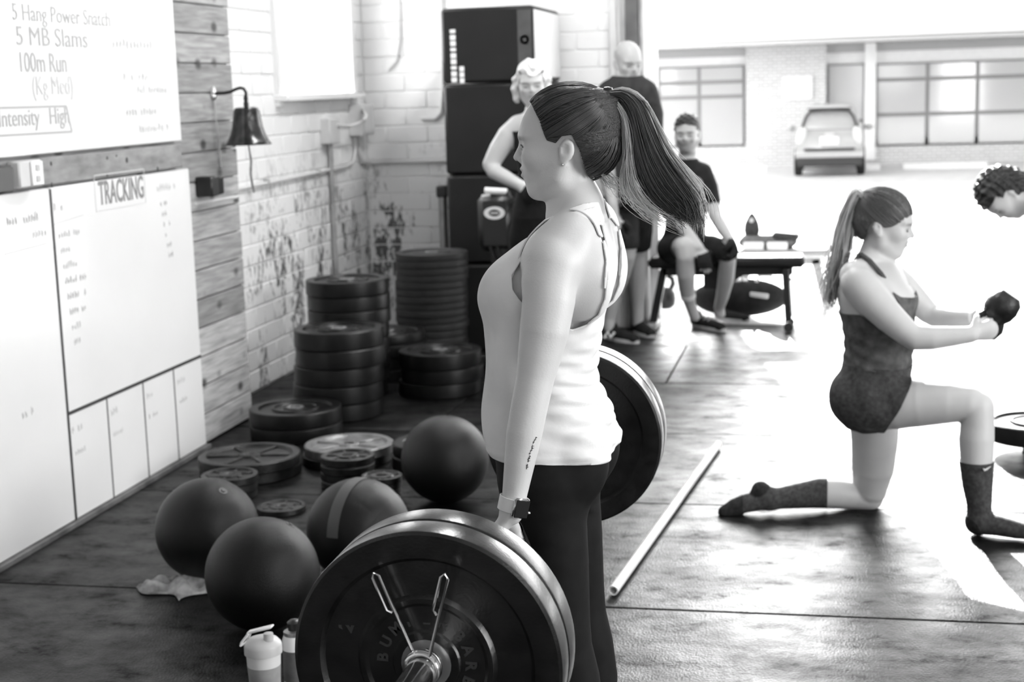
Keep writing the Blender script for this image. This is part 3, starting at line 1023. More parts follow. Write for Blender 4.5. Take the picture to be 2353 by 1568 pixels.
# ================================================================ brass bell
bp_ = W(566, 200, 7.07)
BYP = 7.05
bc = W(566, 290, BYP)
bell = empty('wall_bell')
tag(bell, 'dark brass hanging bell on a curled bracket with a pull rope', 'bell')
sc_ = depth_of(bc) / F_PX
top = W(566, 246, BYP); bot = W(571, 333, BYP)
h = (top[2] - bot[2])
ax, ay = (top[0] + bot[0]) / 2, BYP
R = 53 * sc_
prof = [(0, h * 1.0), (.36 * R, h * 1.0), (.50 * R, h * .975), (.56 * R, h * .90), (.60 * R, h * .72), (.66 * R, h * .48), (.76 * R, h * .28), (.90 * R, h * .10), (1.0 * R, h * .02), (1.0 * R, 0), (.94 * R, .0), (.82 * R, h * .13), (.62 * R, h * .35), (.52 * R, h * .7), (.4 * R, h * .93), (0, h * .93)]
MB().lathe(prof, 36, (ax, ay, bot[2])).build('bell_body', mat('bell_brass', .09, .2, metal=.9, noise=.4, nscale=20), bell)
MB().lathe([(0, 0), (.011, 0), (.013, .02), (.009, .03), (.012, .045), (.007, .06), (0, .062)], 14, (ax, ay, top[2] - .003)).build('crown', MATS['iron_dark'], bell)
br = [W(495, 215, BYP), W(515, 214, BYP), W(530, 211, BYP), W(542, 205, BYP), W(552, 202, BYP), W(560, 204, BYP), W(565, 212, BYP), W(566, 226, BYP)]
br = [(ax - (ax - p[0]), BYP, p[2]) for p in br]
MB().tube([(PX + .004, BYP, br[0][2])] + br, .0075, 10).build('bracket_arm', MATS['iron_dark'], bell)
MB().lathe([(0, 0), (.034, 0), (.034, .008), (.022, .014), (0, .02)], 18, (PX, BYP, br[0][2]), 'X').build('bracket_plate', MATS['steel'], bell)
MB().tube([(PX + .006, BYP, br[0][2] - .02), (PX + .02, BYP - .02, br[0][2] - .16), (PX + .008, BYP + .03, br[0][2] - .36)], .004, 6).build('bracket_cord', MATS['trim_grey'], bell)
rp = [(ax, ay, bot[2] + h * .5), (ax, ay, bot[2]), W(577, 370, BYP), W(576, 400, BYP), W(580, 425, BYP), W(584, 443, BYP)]
MB().tube(rp, [.003, .004, .0055, .006, .006, .005], 8).build('pull_rope', mat('rope', .2, .9, noise=.4, nscale=60), bell)
MB().ellipsoid((ax, ay, bot[2] + h * .12), (.016, .016, .018)).build('clapper', MATS['iron_dark'], bell)

# small black speaker by the whiteboard
sp = empty('small_speaker')
p = WX(462, 428, PX)
sp.location = (PX, p[1], p[2])
tag(sp, 'small black speaker box fixed to the boards beside the tracking whiteboard', 'speaker')
MB().box((.045, -.03, .0), (.085, .085, .095), None, .006).build('cabinet', MATS['black_plastic'], sp)
MB().box((.04, .06, -.004), (.075, .075, .08), None, .006).build('grille', MATS['black_vinyl'], sp)
MB().lathe([(0, 0), (.026, 0), (.026, .003), (0, .003)], 18, (.04, .06, .0365)).build('dial', MATS['steel'], sp)

# ---- conduits and electrical boxes on the block wall
cd = empty('conduit_run')
tag(cd, 'thin grey conduit pipe running along the block wall and round the corner', 'pipe')
xw = XL + .02
pts = [(xw + .22, 6.75, 1.155), (xw + .22, 7.30, 1.150), (xw, 7.50, 1.15), (xw, 9.75, 1.17), (xw, 9.92, 1.19), (xw, 9.98, 1.26), (xw, 9.98, 1.36)]
MB().tube(pts, .011, 8).build('conduit', MATS['grey_box'], cd)
pts = [(xw, 10.06, 1.36), (xw, 10.06, 1.26), (xw, 10.12, 1.185), (xw + .01, YB - .03, 1.17), (xw + .1, YB - .018, 1.17), (-2.3, YB - .018, 1.175)]
MB().tube(pts, .013, 8).build('conduit', MATS['grey_box'], cd)
for y in (8.3, 9.2):
    MB().box((xw, y, 1.165), (.03, .03, .035), None, .004).build('pipe_clip', MATS['trim_grey'], cd)
jb = empty('switch_box')
tag(jb, 'grey electrical switch box with a lever, in the corner beside the window', 'switch box')
MB().box((XL + .05, 10.05, 1.47), (.10, .26, .21), None, .006).build('box', MATS['grey_box'], jb)
MB().box((XL + .104, 10.05, 1.47), (.008, .22, .18), None, .003).build('cover', MATS['grey_box'], jb)
MB().tube([(XL + .10, 9.93, 1.54), (XL + .17, 9.78, 1.50), (XL + .18, 9.70, 1.47)], .012, 8).build('lever', MATS['trim_grey'], jb)
jc = empty('junction_box')
tag(jc, 'small grey junction box on the block wall with a pipe running down to the floor', 'junction box')
MB().box((XL + .035, 9.42, 1.415), (.07, .20, .16), None, .006).build('box', MATS['grey_box'], jc)
MB().tube([(XL + .03, 9.42, 1.34), (XL + .03, 9.42, .05)], .016, 8).build('drop_pipe', MATS['metal_grey'], jc)
MB().tube([(XL + .07, 9.46, 1.45), (XL + .12, 9.60, 1.44), (XL + .15, 9.75, 1.46)], .010, 8).build('cable_tail', MATS['grey_box'], jc)
c2 = MB().tube([(-2.62, YB - .015, 2.5), (-2.64, YB - .015, 1.66), (-2.66, YB - .015, 1.50), (-2.70, YB - .015, 1.46), (-2.80, YB - .015, 1.46)], .011, 8).build('wall_cable', MATS['grey_box'])
tag(c2, 'pale cable hanging down the back wall beside the black foam boxes', 'cable')
c3 = MB().tube([(-2.92, YB - .015, 2.5), (-2.93, YB - .015, 2.0), (-2.96, YB - .015, 1.86), (-3.02, YB - .015, 1.80)], .009, 8).build('wall_cable', MATS['grey_box'])
tag(c3, 'short pale cable on the back wall close to the window corner', 'cable')
# ================================================================ weight plates
def bumper_profile(R, t, hole=.026):
    """solid rubber bumper: bevelled tread, ringed face, raised hub; symmetric about mid thickness"""
    h = t / 2
    half = [(hole, h * .92), (.055, h * .92), (.058, h * .80), (.098, h * .80), (.104, h * .95), (.112, h * .95), (.118, h * .70), (R - .052, h * .70), (R - .045, h * .98), (R - .006, h * 1.0), (R - .0005, h * .90), (R, h * .80)]
    return [(r, z) for r, z in half] + [(r, -z) for r, z in half[::-1]]


def iron_profile(R, t, hole=.026):
    h = t / 2
    half = [(hole, h * 1.0), (.045, h * 1.0), (.050, h * .55), (R * .80, h * .45), (R * .85, h * 1.0), (R - .004, h * 1.0), (R, h * .85)]
    return [(r, z) for r, z in half] + [(r, -z) for r, z in half[::-1]]


_pl_cache = {}


def plate(R, t, kind, m, loc, rz=0.0, tilt=(0, 0), seg=56, name=None):
    """a weight plate lying flat: tyre / iron body with a steel hub ring as its part"""
    key = (round(R, 4), round(t, 4), kind, m)
    nm = name or ('bumper_plate' if kind == 'b' else 'iron_plate')
    if key not in _pl_cache:
        prof = bumper_profile(R, t) if kind == 'b' else iron_profile(R, t)
        mb = MB().lathe(prof, seg, close=True)
        body = mb.build('body', MATS[m], None, True, 14)
        parts = [body]
        hub = MB().lathe([(.0255, t * .485), (.042, t * .485), (.042, -t * .485), (.0255, -t * .485)], 28, close=True).build('hub_ring', MATS['steel_dull'], None)
        if kind == 'b':
            parts.append(hub)
        else:
            for k in range(6):
                a = k * math.pi / 3
                R0, R1 = .05, R * .82
                c = ((R0 + R1) / 2 * math.cos(a), (R0 + R1) / 2 * math.sin(a), 0)
                parts.append(MB().box(c, (R1 - R0, .02 if R > .15 else .012, t * .86), a, .003).build('rib', MATS[m], None))
            parts.append(hub)
        for p in parts:
            COL.objects.unlink(p)
        _pl_cache[key] = parts
    e = empty(nm, loc, rz)
    e.rotation_euler = (tilt[0], tilt[1], rz)
    for p in _pl_cache[key]:
        c = p.copy()
        link(c, e)
    return e


ORD = ['first', 'second', 'third', 'fourth', 'fifth', 'sixth', 'seventh', 'eighth', 'ninth', 'tenth', 'eleventh', 'twelfth', 'thirteenth', 'fourteenth', 'fifteenth', 'sixteenth', 'seventeenth']


def stack(px, Y, R, ts, kind, m, where, group, jit=.012, z_px=None):
    p = W(px, 800, Y)
    x = p[0]
    # column of the stack under image column px
    z = 0.0
    n = len(ts)
    for i, t in enumerate(ts):
        cx_ = W(px, 0, Y)
        loc = (x_at(px, Y, z + t / 2) + RND.uniform(-jit, jit), Y + RND.uniform(-jit, jit), z + t / 2 + .001)
        e = plate(R, t, kind, m if not isinstance(m, (list, tuple)) else m[i], loc, RND.uniform(0, 6))
        k = n - 1 - i
        pos = 'topmost' if k == 0 else ('bottom' if i == 0 and n > 2 else ORD[k] + ' from the top')
        if n == 1:
            tag(e, where, 'weight plate', group)
        else:
            what = 'thick black bumper plate' if (kind == 'b' and t > .06) else ('thin black bumper plate' if kind == 'b' else 'iron plate')
            tag(e, '%s, %s, %s' % (what, pos, where), 'weight plate', group)
        z += t + .001
    return z


def x_at(px, Y, z):
    """world x of the point at depth Y and height z seen in image column px"""
    lo = W(px, 600, Y)
    hi = W(px, 1000, Y)
    if abs(hi[2] - lo[2]) < 1e-9:
        return lo[0]
    f_ = (z - lo[2]) / (hi[2] - lo[2])
    return lo[0] + f_ * (hi[0] - lo[0])


stack(782, 7.42, .232, [.088, .092, .092, .092, .092], 'b', 'rubber_black', 'of the front stack of five', 'plates in the front stack of five', .010)
stack(800, 7.95, .228, [.08] * 8, 'b', 'rubber_black', 'of the stack behind the five', 'plates in the stack of eight', .008)
stack(993, 8.98, .222, [.0415] * 16, 'b', 'rubber_thin', 'of the tall thin stack', 'thin plates in the tall stack', .005)
stack(1015, 8.02, .228, [.078, .078, .085], 'b', 'rubber_black', 'of the low three behind the lifter', 'plates in the stack of three', .012)
stack(893, 8.47, .225, [.07, .07, .07, .06], 'b', 'rubber_black', 'of the short middle stack', 'plates in the short stack', .010)
stack(677, 6.93, .226, [.068, .074], 'b', 'rubber_black', 'of the pair by the boards', 'pair of bumper plates by the boards', .014)
stack(802, 6.44, .202, [.042, .042], 'i', ['iron_dark', 'iron_light'], 'of the pair behind small plates', 'iron plates on the floor')
stack(580, 6.18, .224, [.045, .045], 'i', 'iron_dark', 'of the wide pair by the whiteboard', 'iron plates on the floor')
stack(527, 5.80, .118, [.032, .032, .032], 'i', 'iron_dark', 'of the small three by the wide pair', 'iron plates on the floor', .004)
stack(800, 6.02, .114, [.033, .033, .033, .033], 'i', 'iron_dark', 'of the small stack of four', 'iron plates on the floor', .004)
stack(876, 5.84, .084, [.024, .024, .024, .024], 'i', 'iron_dark', 'of the smallest stack of four', 'iron plates on the floor', .004)
stack(640, 5.60, .098, [.022], 'i', 'iron_dark', 'thin iron change plate lying alone behind the slam balls', 'iron plates on the floor')
stack(990, 6.40, .165, [.055, .055], 'b', 'rubber_black', 'of the pair behind the far ball', 'small bumper pair behind the ball')

# ================================================================ slam balls
def slam_ball(px, py, s, label, panel=0.0, seed=0):
    d = F_PX / s
    c = WD(px, py, d)
    r = .178
    e = empty('slam_ball', (c[0], c[1], r - .001), seed * 1.3)
    nu, nv = 48, 32
    mb = MB().ellipsoid((0, 0, 0), (r, r, r), nu, nv)
    # shallow seams dividing the panels
    vs = []
    for v in mb.v:
        p = Vector(v)
        d_ = p.normalized()
        k = 1.0
        for ax_ in ((1, 0, 0), (0, 1, 0)):
            a = abs(d_.dot(Vector(ax_)))
            k -= .006 * math.exp(-(a / .035) ** 2) * (1 if panel else .25)
        vs.append(tuple(p * k))
    mb.v = vs
    rt = Matrix.Rotation(.6 + seed, 3, 'X') @ Matrix.Rotation(.5 * seed, 3, 'Y')
    mb.v = [tuple(rt @ Vector(v)) for v in mb.v]
    mb.build('shell', MATS['ball_black'], e, True, None)
    if panel:
        pm = MB()
        nvs, fs = [], []
        n1, n2 = 30, 6
        for i in range(n1 + 1):
            th = -1.2 + 2.4 * i / n1
            for j in range(n2 + 1):
                w_ = -.12 + .24 * j / n2
                dd = Vector((math.sin(th) * math.cos(w_), math.sin(w_), math.cos(th) * math.cos(w_)))
                nvs.append(tuple(dd * (r + .0015)))
        for i in range(n1):
            for j in range(n2):
                a = i * (n2 + 1) + j
                fs.append((a, a + 1, a + n2 + 2, a + n2 + 1))
        o = mesh_obj('stripe', nvs, fs, MATS['ball_panel'], e, True, None)
        o.rotation_euler = (0, .25, panel)
    v_ = Vector((.30, -.45, .85)).normalized()
    o = MB().lathe([(0, .004), (.006, .004), (.008, .001), (.016, .001), (.018, -.003), (0, -.003)], 18, tuple(v_ * (r - .001)), v_).build('valve', MATS['rubber_soft'], e)
    tag(e, label, 'slam ball', 'slam balls on the mats')
    return e


slam_ball(476, 1204, 664, 'black slam ball behind the front ball, nearest the whiteboard', 0, .4)
slam_ball(602, 1301, 736, 'black slam ball at the front, beside the loose cloth', 0, 1.1)
slam_ball(825, 1220, 672, 'black striped slam ball partly hidden by the near barbell plates', 1.9, 2.0)
slam_ball(1022, 1036, 568, 'black slam ball farthest back, beside the standing lifter', 0, 2.7)

# ================================================================ cloth on the floor
nv_, vs, fs = 22, [], []
pc = WF(412, 1354)
for i in range(nv_ + 1):
    for j in range(nv_ + 1):
        u, v = i / nv_ - .5, j / nv_ - .5
        x = u * .23 + .03 * math.sin(v * 5)
        y = v * .17 + .02 * math.sin(u * 8)
        e_ = max(0, 1 - (abs(u) * 2) ** 4) * max(0, 1 - (abs(v) * 2) ** 4)
        z = .006 + e_ * (.024 + .012 * math.sin(u * 14 + v * 8) + .010 * math.sin(v * 17 - u * 5) + .005 * math.sin(u * 31 + 3))
        vs.append((x, y, max(z, .004)))
for i in range(nv_):
    for j in range(nv_):
        a = i * (nv_ + 1) + j
        fs.append((a, a + nv_ + 1, a + nv_ + 2, a + 1))
o = mesh_obj('cloth', vs, fs, MATS['rag'], None, True, None)
o.location = (pc[0], pc[1], 0)
o.rotation_euler = (0, 0, -.35)
_sm = o.modifiers.new('thick', 'SOLIDIFY'); _sm.thickness = .003
tag(o, 'crumpled grey cloth on the mat beside the front slam ball', 'cloth')

# ================================================================ bottles
d_ = F_PX / 850
p = WD(607, 1530, d_)
sh = empty('shaker_bottle', (p[0], p[1], 0))
tag(sh, 'protein shaker bottle with a flip-top lid and loop on the mat', 'bottle')
MB().lathe([(0, 0), (.036, 0), (.038, .004), (.045, .13), (.0455, .135), (0, .135)], 36).build('drink', MATS['shaker_fill'], sh)
MB().lathe([(.0452, .1345), (.0465, .165), (.0465, .172), (0, .172)], 36).build('cup', MATS['shaker_clear'], sh)
MB().lathe([(.0465, .166), (.051, .168), (.051, .190), (.049, .196), (.040, .206), (.025, .212), (0, .213)], 36).build('lid', MATS['shaker_lid'], sh)
MB().lathe([(0, 0), (.014, 0), (.013, .02), (0, .02)], 18, (.022, -.012, .208)).build('spout', MATS['shaker_lid'], sh)
R_ = Matrix.Rotation(-.28, 3, 'Y')
MB().box((.0, -.012, .238), (.075, .026, .006), R_, .003).build('flip_cap', MATS['white_gloss'], sh)
lp = [(-.030, -.024, .228), (-.048, -.030, .205), (-.050, -.034, .198), (-.046, -.012, .196), (-.044, .0, .200), (-.030, -.002, .228)]
MB().tube(lp, .0035, 8).build('carry_loop', MATS['white_gloss'], sh)
p = WD(676, 1540, F_PX / 832)
wb2 = empty('drink_bottle', (p[0], p[1] + .02, 0))
tag(wb2, 'slim bottle with a dark wavy label, half hidden by the near plates', 'bottle')
MB().lathe([(0, 0), (.034, 0), (.036, .006), (.036, .165), (.030, .182), (.0, .184)], 30).build('body', MATS['white_gloss'], wb2)
MB().lathe([(.0365, .05), (.0368, .06), (.0368, .13), (.0365, .14)], 30).build('label_band', MATS['cloth_grey'], wb2)
MB().lathe([(.031, .180), (.031, .190), (.024, .194), (0, .195)], 30).build('collar', MATS['steel_dull'], wb2)
MB().lathe([(0, .194), (.018, .194), (.02, .215), (.012, .222), (0, .223)], 24).build('cap', MATS['black_plastic'], wb2)

# ================================================================ PVC pipe on the floor
a, b = WF(1650, 1022, .02), WF(1409, 1358, .02)
a, b = Vector(a), Vector(b)
dr_ = (b - a).normalized()
L_ = (b - a).length
o = MB().lathe([(.0165, 0), (.0165, L_), (.0125, L_), (.0125, 0)], 20, tuple(a), dr_, close=True).build('plastic_pipe', MATS['pvc'])
tag(o, 'long white plastic pipe lying across the mats between the lifter and the kneeler', 'pipe')

# ================================================================ loaded barbell in the lifter's hands
BXX, BZ, BYM = -.650, .748, 3.065
BTILT = .027
bb = empty('barbell', (BXX, BYM, BZ))
bb.rotation_euler = (BTILT, 0, 0)
tag(bb, 'steel barbell held by the standing lifter', 'barbell')
MB().lathe([(0, -.655), (.0128, -.655), (.0128, .655), (0, .655)], 24, (0, 0, 0), 'Y').build('shaft', MATS['steel_dull'], bb)
for s_ in (-1, 1):
    prof = [(0, .0), (.0245, 0), (.0250, .004), (.0250, .41), (.0235, .414), (.012, .416), (0, .414)]
    m_ = MB().lathe(prof, 36, (0, s_ * .655, 0), Vector((0, s_, 0)))
    m_.build('sleeve', MATS['chrome'], bb)
    MB().lathe([(.013, 0), (.036, 0), (.037, .004), (.037, .026), (.036, .030), (.013, .030)], 36, (0, s_ * .628, 0), Vector((0, s_, 0)), close=True).build('collar', MATS['steel'], bb)

PT = .062
for s_, where in ((-1, 'near'), (1, 'far')):
    for k in (0, 1):
        y = s_ * (.657 + PT / 2 + k * (PT + .004))
        e = plate(.2265, PT, 'b', 'rubber_shiny', (BXX, BYM + y * math.cos(BTILT), BZ + y * math.sin(BTILT)), 0, (math.pi / 2, 0), 96)
        e.rotation_euler = (math.pi / 2 + BTILT, 0, 0)
        tag(e, 'large black bumper plate on the %s end of the barbell, %s of the two' % (where, 'outer' if k else 'inner'), 'weight plate', 'plates on the barbell')
        # raised lettering on the face turned outwards
        if s_ < 0 and k == 1:
            near_plate = e

# raised letters round the hub of the near plate
BZN = BZ - .72 * BTILT
fy = BYM - (.657 + 2 * PT + .004)
lm = mat('raised_letter', .035, .45)


def ring_text(s, R0, a0, da, size, yy, parent, bold=0.0):
    for i, ch in enumerate(s):
        if ch == ' ':
            continue
        a = a0 - i * da
        o_ = Vector((BXX + R0 * math.cos(a), yy, BZN + R0 * math.sin(a)))
        up_ = Vector((math.cos(a), 0, math.sin(a)))
        xr = Vector((math.sin(a), 0, -math.cos(a)))
        t_ = text_mesh('raised_letter', ch, size, lm, None, o_, xr, up_, .0016, 'CENTER', bold)
        t_.parent = parent
        bpy.context.view_layer.update()
        t_.matrix_parent_inverse = parent.matrix_world.inverted()


bpy.context.view_layer.update()
ring_text('BUMPER', .066, math.radians(176), math.radians(22), .026, fy + PT * .10, near_plate, .0008)
ring_text('BARBELL', .066, math.radians(40), math.radians(21), .026, fy + PT * .10, near_plate, .0008)
ring_text('20KG', .135, math.radians(158), math.radians(9), .034, fy + PT * .155, near_plate, .001)

# spring collar on the near sleeve
sc = empty('spring_collar', (BXX, fy - .008, BZN))
tag(sc, 'shiny steel spring collar with two wire handles on the near sleeve', 'collar')
pts = []
for i in range(97):
    a = math.radians(80) - 2 * math.pi * 3.0 * i / 96 * (300 / 360)
    pts.append((.0285 * math.cos(a), -.004 - .024 * i / 96, .0285 * math.sin(a)))
MB().tube(pts, .0034, 8).build('coil', MATS['chrome'], sc)


def wire_handle(p0, ang, L, yoff):
    d = Vector((math.cos(ang), 0, math.sin(ang)))
    n = Vector((-math.sin(ang), 0, math.cos(ang)))
    w = .007
    y0 = p0[1]
    q = [Vector(p0), Vector(p0) + d * .02]
    q += [Vector(p0) + d * L * .95 - n * w * .2 + Vector((0, yoff * .9, 0)), Vector(p0) + d * L + n * w * .6 + Vector((0, yoff, 0)), Vector(p0) + d * L * .95 + n * w * 1.4 + Vector((0, yoff, 0)),
          Vector(p0) + d * L * .55 + n * w * 1.5 + Vector((0, yoff * .6, 0)), Vector(p0) + d * L * .50 + n * w * .6 + Vector((0, yoff * .5, 0))]
    return MB().tube([tuple(v) for v in q], .0030, 8)


wire_handle((-.016, -.010, .026), math.radians(112), .145, -.004).build('wire_handle', MATS['chrome'], sc)
wire_handle((.016, -.026, .026), math.radians(75), .145, -.006).build('wire_handle', MATS['chrome'], sc)

# ================================================================ stack of black foam jump boxes
YF = 9.33
bx0, bx1 = W(1014, 100, YF)[0], W(1226, 100, YF)[0]
zt = [W(1120, y, YF)[2] for y in (14, 190, 400)]
zs = [0, zt[2] / 2, zt[2], zt[1], zt[0]]
labs = ['bottom black foam jump box of the stack by the back wall', 'black foam jump box second from the floor in the stack', 'black foam jump box just under the top one of the stack', 'topmost black foam jump box with white lettering and door glare painted pale on its side']
for i in range(4):
    z0, z1 = zs[i], zs[i + 1]
    e = empty('foam_jump_box', ((bx0 + bx1) / 2, YF + .46, z0))
    w_, h_ = bx1 - bx0, z1 - z0 - .004
    MB().box((0, 0, h_ / 2), (w_, .92, h_), None, .018).build('body', MATS['black_vinyl'], e)
    MB().box((w_ / 2 + .001, 0, h_ / 2), (.004, .86, h_ - .05), None, .001).build('side_panel', MATS['glare_shirt_white'] if i >= 2 else MATS['black_vinyl'], e)  # on the upper boxes the white panel paints door glare on black vinyl
    if i == 3:
        MB().box((w_ / 2 - .055, -.461, h_ / 2), (.085, .004, h_ - .05), None, .001).build('edge_strip', MATS['box_strip'], e)
        for k in range(9):
            MB().box((-w_ / 2 + .075, -.4615, h_ - .14 - k * .037), (.035, .003, .030 if k % 3 else .022), None, .001).build('printed_letter', MATS['print_white'], e)
        for k in range(3):
            MB().box((-w_ / 2 + .125, -.4615, h_ - .37 - k * .036), (.03, .003, .030), None, .001).build('printed_letter', MATS['print_white'], e)
        for k in range(2):
            MB().lathe([(.012, 0), (.03, 0), (.03, .003), (.012, .003)], 16, (w_ / 2 - .055, -.463, h_ * .55 - k * .15), 'Y', close=True).build('printed_letter', mat('print_grey', .25, .6) if k == 0 else MATS['print_grey'], e)
    tag(e, labs[i], 'jump box', 'foam jump boxes by the back wall')

# grey post with a black cap against the wall
p = WF(1013, 700)
pp = W(1013, 500, 9.9)
po = empty('capped_post', (pp[0] - .02, 10.05, 0))
tag(po, 'grey metal post with a black cap standing beside the jump boxes', 'post')
zt_ = W(1013, 452, 10.05)[2]
MB().lathe([(0, 0), (.030, 0), (.030, zt_), (0, zt_)], 20).build('tube', MATS['steel_dull'], po)
MB().box((0, 0, zt_ + .035), (.075, .075, .08), None, .01).build('cap', MATS['black_plastic'], po)

# ================================================================ air bike in front of the boxes
YA = 8.78
ab = empty('air_bike', (W(1215, 600, YA)[0], YA, 0))
tag(ab, 'black fan exercise bike with a white oval badge in front of the jump boxes', 'exercise bike')
ox = ab.location.x
fc = W(1232, 470, YA)
fx, fz = fc[0] - ox, fc[2] - .20
rg = MB()
for rr in (.09, .16, .23, .27):
    rg.lathe([(rr - .006, -.006), (rr + .006, -.006), (rr + .006, .006), (rr - .006, .006)], 40, (fx, -.07, fz), 'Y', close=True)
rg.build('cage_rings', MATS['black_plastic'], ab)
rg = MB()
for k in range(12):
    a = k * math.pi / 6
    rg.tube([(fx + .05 * math.cos(a), -.07, fz + .05 * math.sin(a)), (fx + .27 * math.cos(a), -.07, fz + .27 * math.sin(a))], .004, 6)
rg.build('cage_spokes', MATS['black_plastic'], ab)
MB().lathe([(.05, -.055), (.26, -.055), (.27, -.04), (.27, .06), (0, .06)], 40, (fx, 0, fz), 'Y').build('fan_housing', MATS['rubber_soft'], ab)
q = W(1143, 487, YA)
MB().box((q[0] - ox, -.02, q[2] - .06), (.22, .12, .34), None, .04).build('shroud', MATS['black_plastic'], ab)
oval = MB()
oval.lathe([(.020, 0), (.036, 0), (.036, .004), (.020, .004)], 28, (0, 0, 0), 'Y', close=True)
oval.v = [((v[0]) * 1.75 + q[0] - ox, v[1] - .086, v[2] * 1.05 + q[2]) for v in oval.v]
oval.build('oval_badge', MATS['print_white'], ab)
MB().box((q[0] - ox, -.084, q[2]), (.05, .003, .014), None, .001).build('badge_mark', MATS['trim_grey'], ab)
g1, g2 = W(1118, 437, YA), W(1168, 440, YA)
MB().tube([(g1[0] - ox, -.04, g1[2]), (g2[0] - ox, -.04, g2[2])], .020, 12).build('hand_grip', MATS['band_white'], ab)
g3 = W(1112, 452, YA)
MB().tube([(g3[0] - ox, -.05, g3[2]), (g3[0] - ox + .05, -.05, g3[2] + .01)], .014, 10).build('hand_grip', MATS['trim_grey'], ab)
MB().tube([(g2[0] - ox, -.04, g2[2]), (g2[0] - ox + .08, 0, g2[2] - .3), (fx, 0, .35)], .018, 10).build('lever_arm', MATS['black_plastic'], ab)
MB().bar((fx, 0, fz - .2), (fx, 0, .06), .06, .08).build('frame_post', MATS['black_plastic'], ab)
MB().bar((q[0] - ox, 0, q[2] - .2), (q[0] - ox, 0, .06), .06, .08).build('frame_post', MATS['black_plastic'], ab)
MB().box(((fx + q[0] - ox) / 2, 0, .05), (fx - q[0] + ox + .5, .09, .06), None, .01).build('base_rail', MATS['black_plastic'], ab)
for xx in (q[0] - ox - .2, fx + .2):
    MB().box((xx, 0, .02), (.07, .50, .04), None, .012).build('foot_bar', MATS['black_plastic'], ab)

# ================================================================ bench the seated man sits on
YBN = 10.22
xl, xr = W(1494, 600, YBN)[0], W(1850, 600, YBN)[0]
bn = empty('weight_bench', ((xl + xr) / 2, YBN, 0))
tag(bn, 'black padded flat bench with a wheeled leg under the seated person', 'bench')
hw = (xr - xl) / 2
BT = W(1780, 592, YBN - .13)[2]
MB().box((0, 0, BT - .035), (2 * hw, .28, .07), None, .022).build('pad', MATS['black_vinyl'], bn)
MB().box((0, 0, BT - .10), (2 * hw - .16, .07, .06), None, .008).build('spine', MATS['black_plastic'], bn)
MB().prism([(-hw * .3, BT - .12), (hw * .25, BT - .12), (-hw * .05, BT - .22), (-hw * .3, BT - .22)], -.03, .03).build('gusset', MATS['black_plastic'], bn)
lx = W(1813, 700, YBN)[0] - bn.location.x
for sy in (-.10, .10):
    MB().bar((lx - .02, sy, BT - .08), (lx, sy, .075), .055, .045, bev=.004).build('leg', MATS['black_plastic'], bn)
    MB().lathe([(0, -.02), (.03, -.02), (.033, -.012), (.033, .012), (.03, .02), (0, .02)], 20, (lx, sy, .034), 'Y').build('caster', MATS['tyre'], bn)
lx2 = W(1494, 700, YBN)[0] - bn.location.x
MB().bar((lx2 + .10, 0, BT - .08), (lx2 + .02, 0, .05), .07, .05, bev=.004).build('leg', MATS['black_plastic'], bn)
MB().box((lx2 + .02, 0, .03), (.07, .26, .05), None, .008).build('foot_bar', MATS['metal_grey'], bn)
MB().tube([(lx + .01, -.02, BT - .16), (lx + .16, -.02, BT - .16)], .010, 8).build('pull_handle', MATS['steel'], bn)

# a second bench outside the doorway, carrying a pale bag and dark kit
YS = 11.3
sx0, sx1 = W(1690, 580, YS)[0], W(1905, 580, YS)[0]
b2 = empty('weight_bench', ((sx0 + sx1) / 2, YS, 0))
tag(b2, 'second bench in the sun of the doorway behind the first', 'bench')
h2 = (sx1 - sx0) / 2
T2 = W(1870, 570, YS)[2]
MB().box((0, 0, T2 - .03), (2 * h2, .28, .06), None, .02).build('pad', mat('bench_grey', .35, .5), b2)
MB().box((0, 0, T2 - .09), (2 * h2 - .1, .07, .06), None, .008).build('spine', MATS['metal_grey'], b2)
MB().bar((h2 - .10, 0, T2 - .08), (h2 - .02, 0, .02), .07, .06, bev=.004).build('leg', MATS['metal_grey'], b2)
MB().bar((-h2 + .10, 0, T2 - .08), (-h2 + .02, 0, .02), .07, .06, bev=.004).build('leg', MATS['metal_grey'], b2)
MB().box((h2 - .02, 0, .02), (.12, .45, .05), None, .01).build('foot_bar', MATS['white_gloss'], b2)
MB().box((-h2 + .02, 0, .02), (.12, .45, .05), None, .01).build('foot_bar', MATS['white_gloss'], b2)

kb = empty('gym_bag', (0, 0, 0))
tag(kb, 'grey gym bag on the second bench, flap and dark contents showing', 'bag')
c = W(1765, 552, YS)
MB().box((c[0], YS, T2 + .052), (.42, .22, .10), None, .04).build('body', MATS['cloth_grey'], kb)
MB().box((c[0] + .13, YS - .02, T2 + .095), (.19, .20, .05), Matrix.Rotation(.1, 3, 'Y'), .02).build('flap', MATS['shorts_dark'], kb)
for dx in (-.13, .04):
    MB().box((c[0] + dx + .03, YS - .118, T2 + .03), (.15, .02, .06), None, .01).build('sunlit_pad', MATS['white_gloss'], kb)  # white pads of the bench, sunlight put into their colour
hd = empty('water_jug', (W(1728, 520, YS)[0], YS - .02, 0))
hz = T2 + .104
MB().lathe([(0, hz), (.05, hz), (.058, hz + .03), (.052, hz + .08), (.03, hz + .13), (.012, hz + .155), (0, hz + .16)], 26).build('body', MATS['shorts_dark'], hd)
MB().ellipsoid((.0, -.035, hz + .10), (.018, .012, .028)).build('pale_patch', MATS['trim_grey'], hd)
tag(hd, 'dark pointed bottle standing on the bag on the second bench', 'bottle')

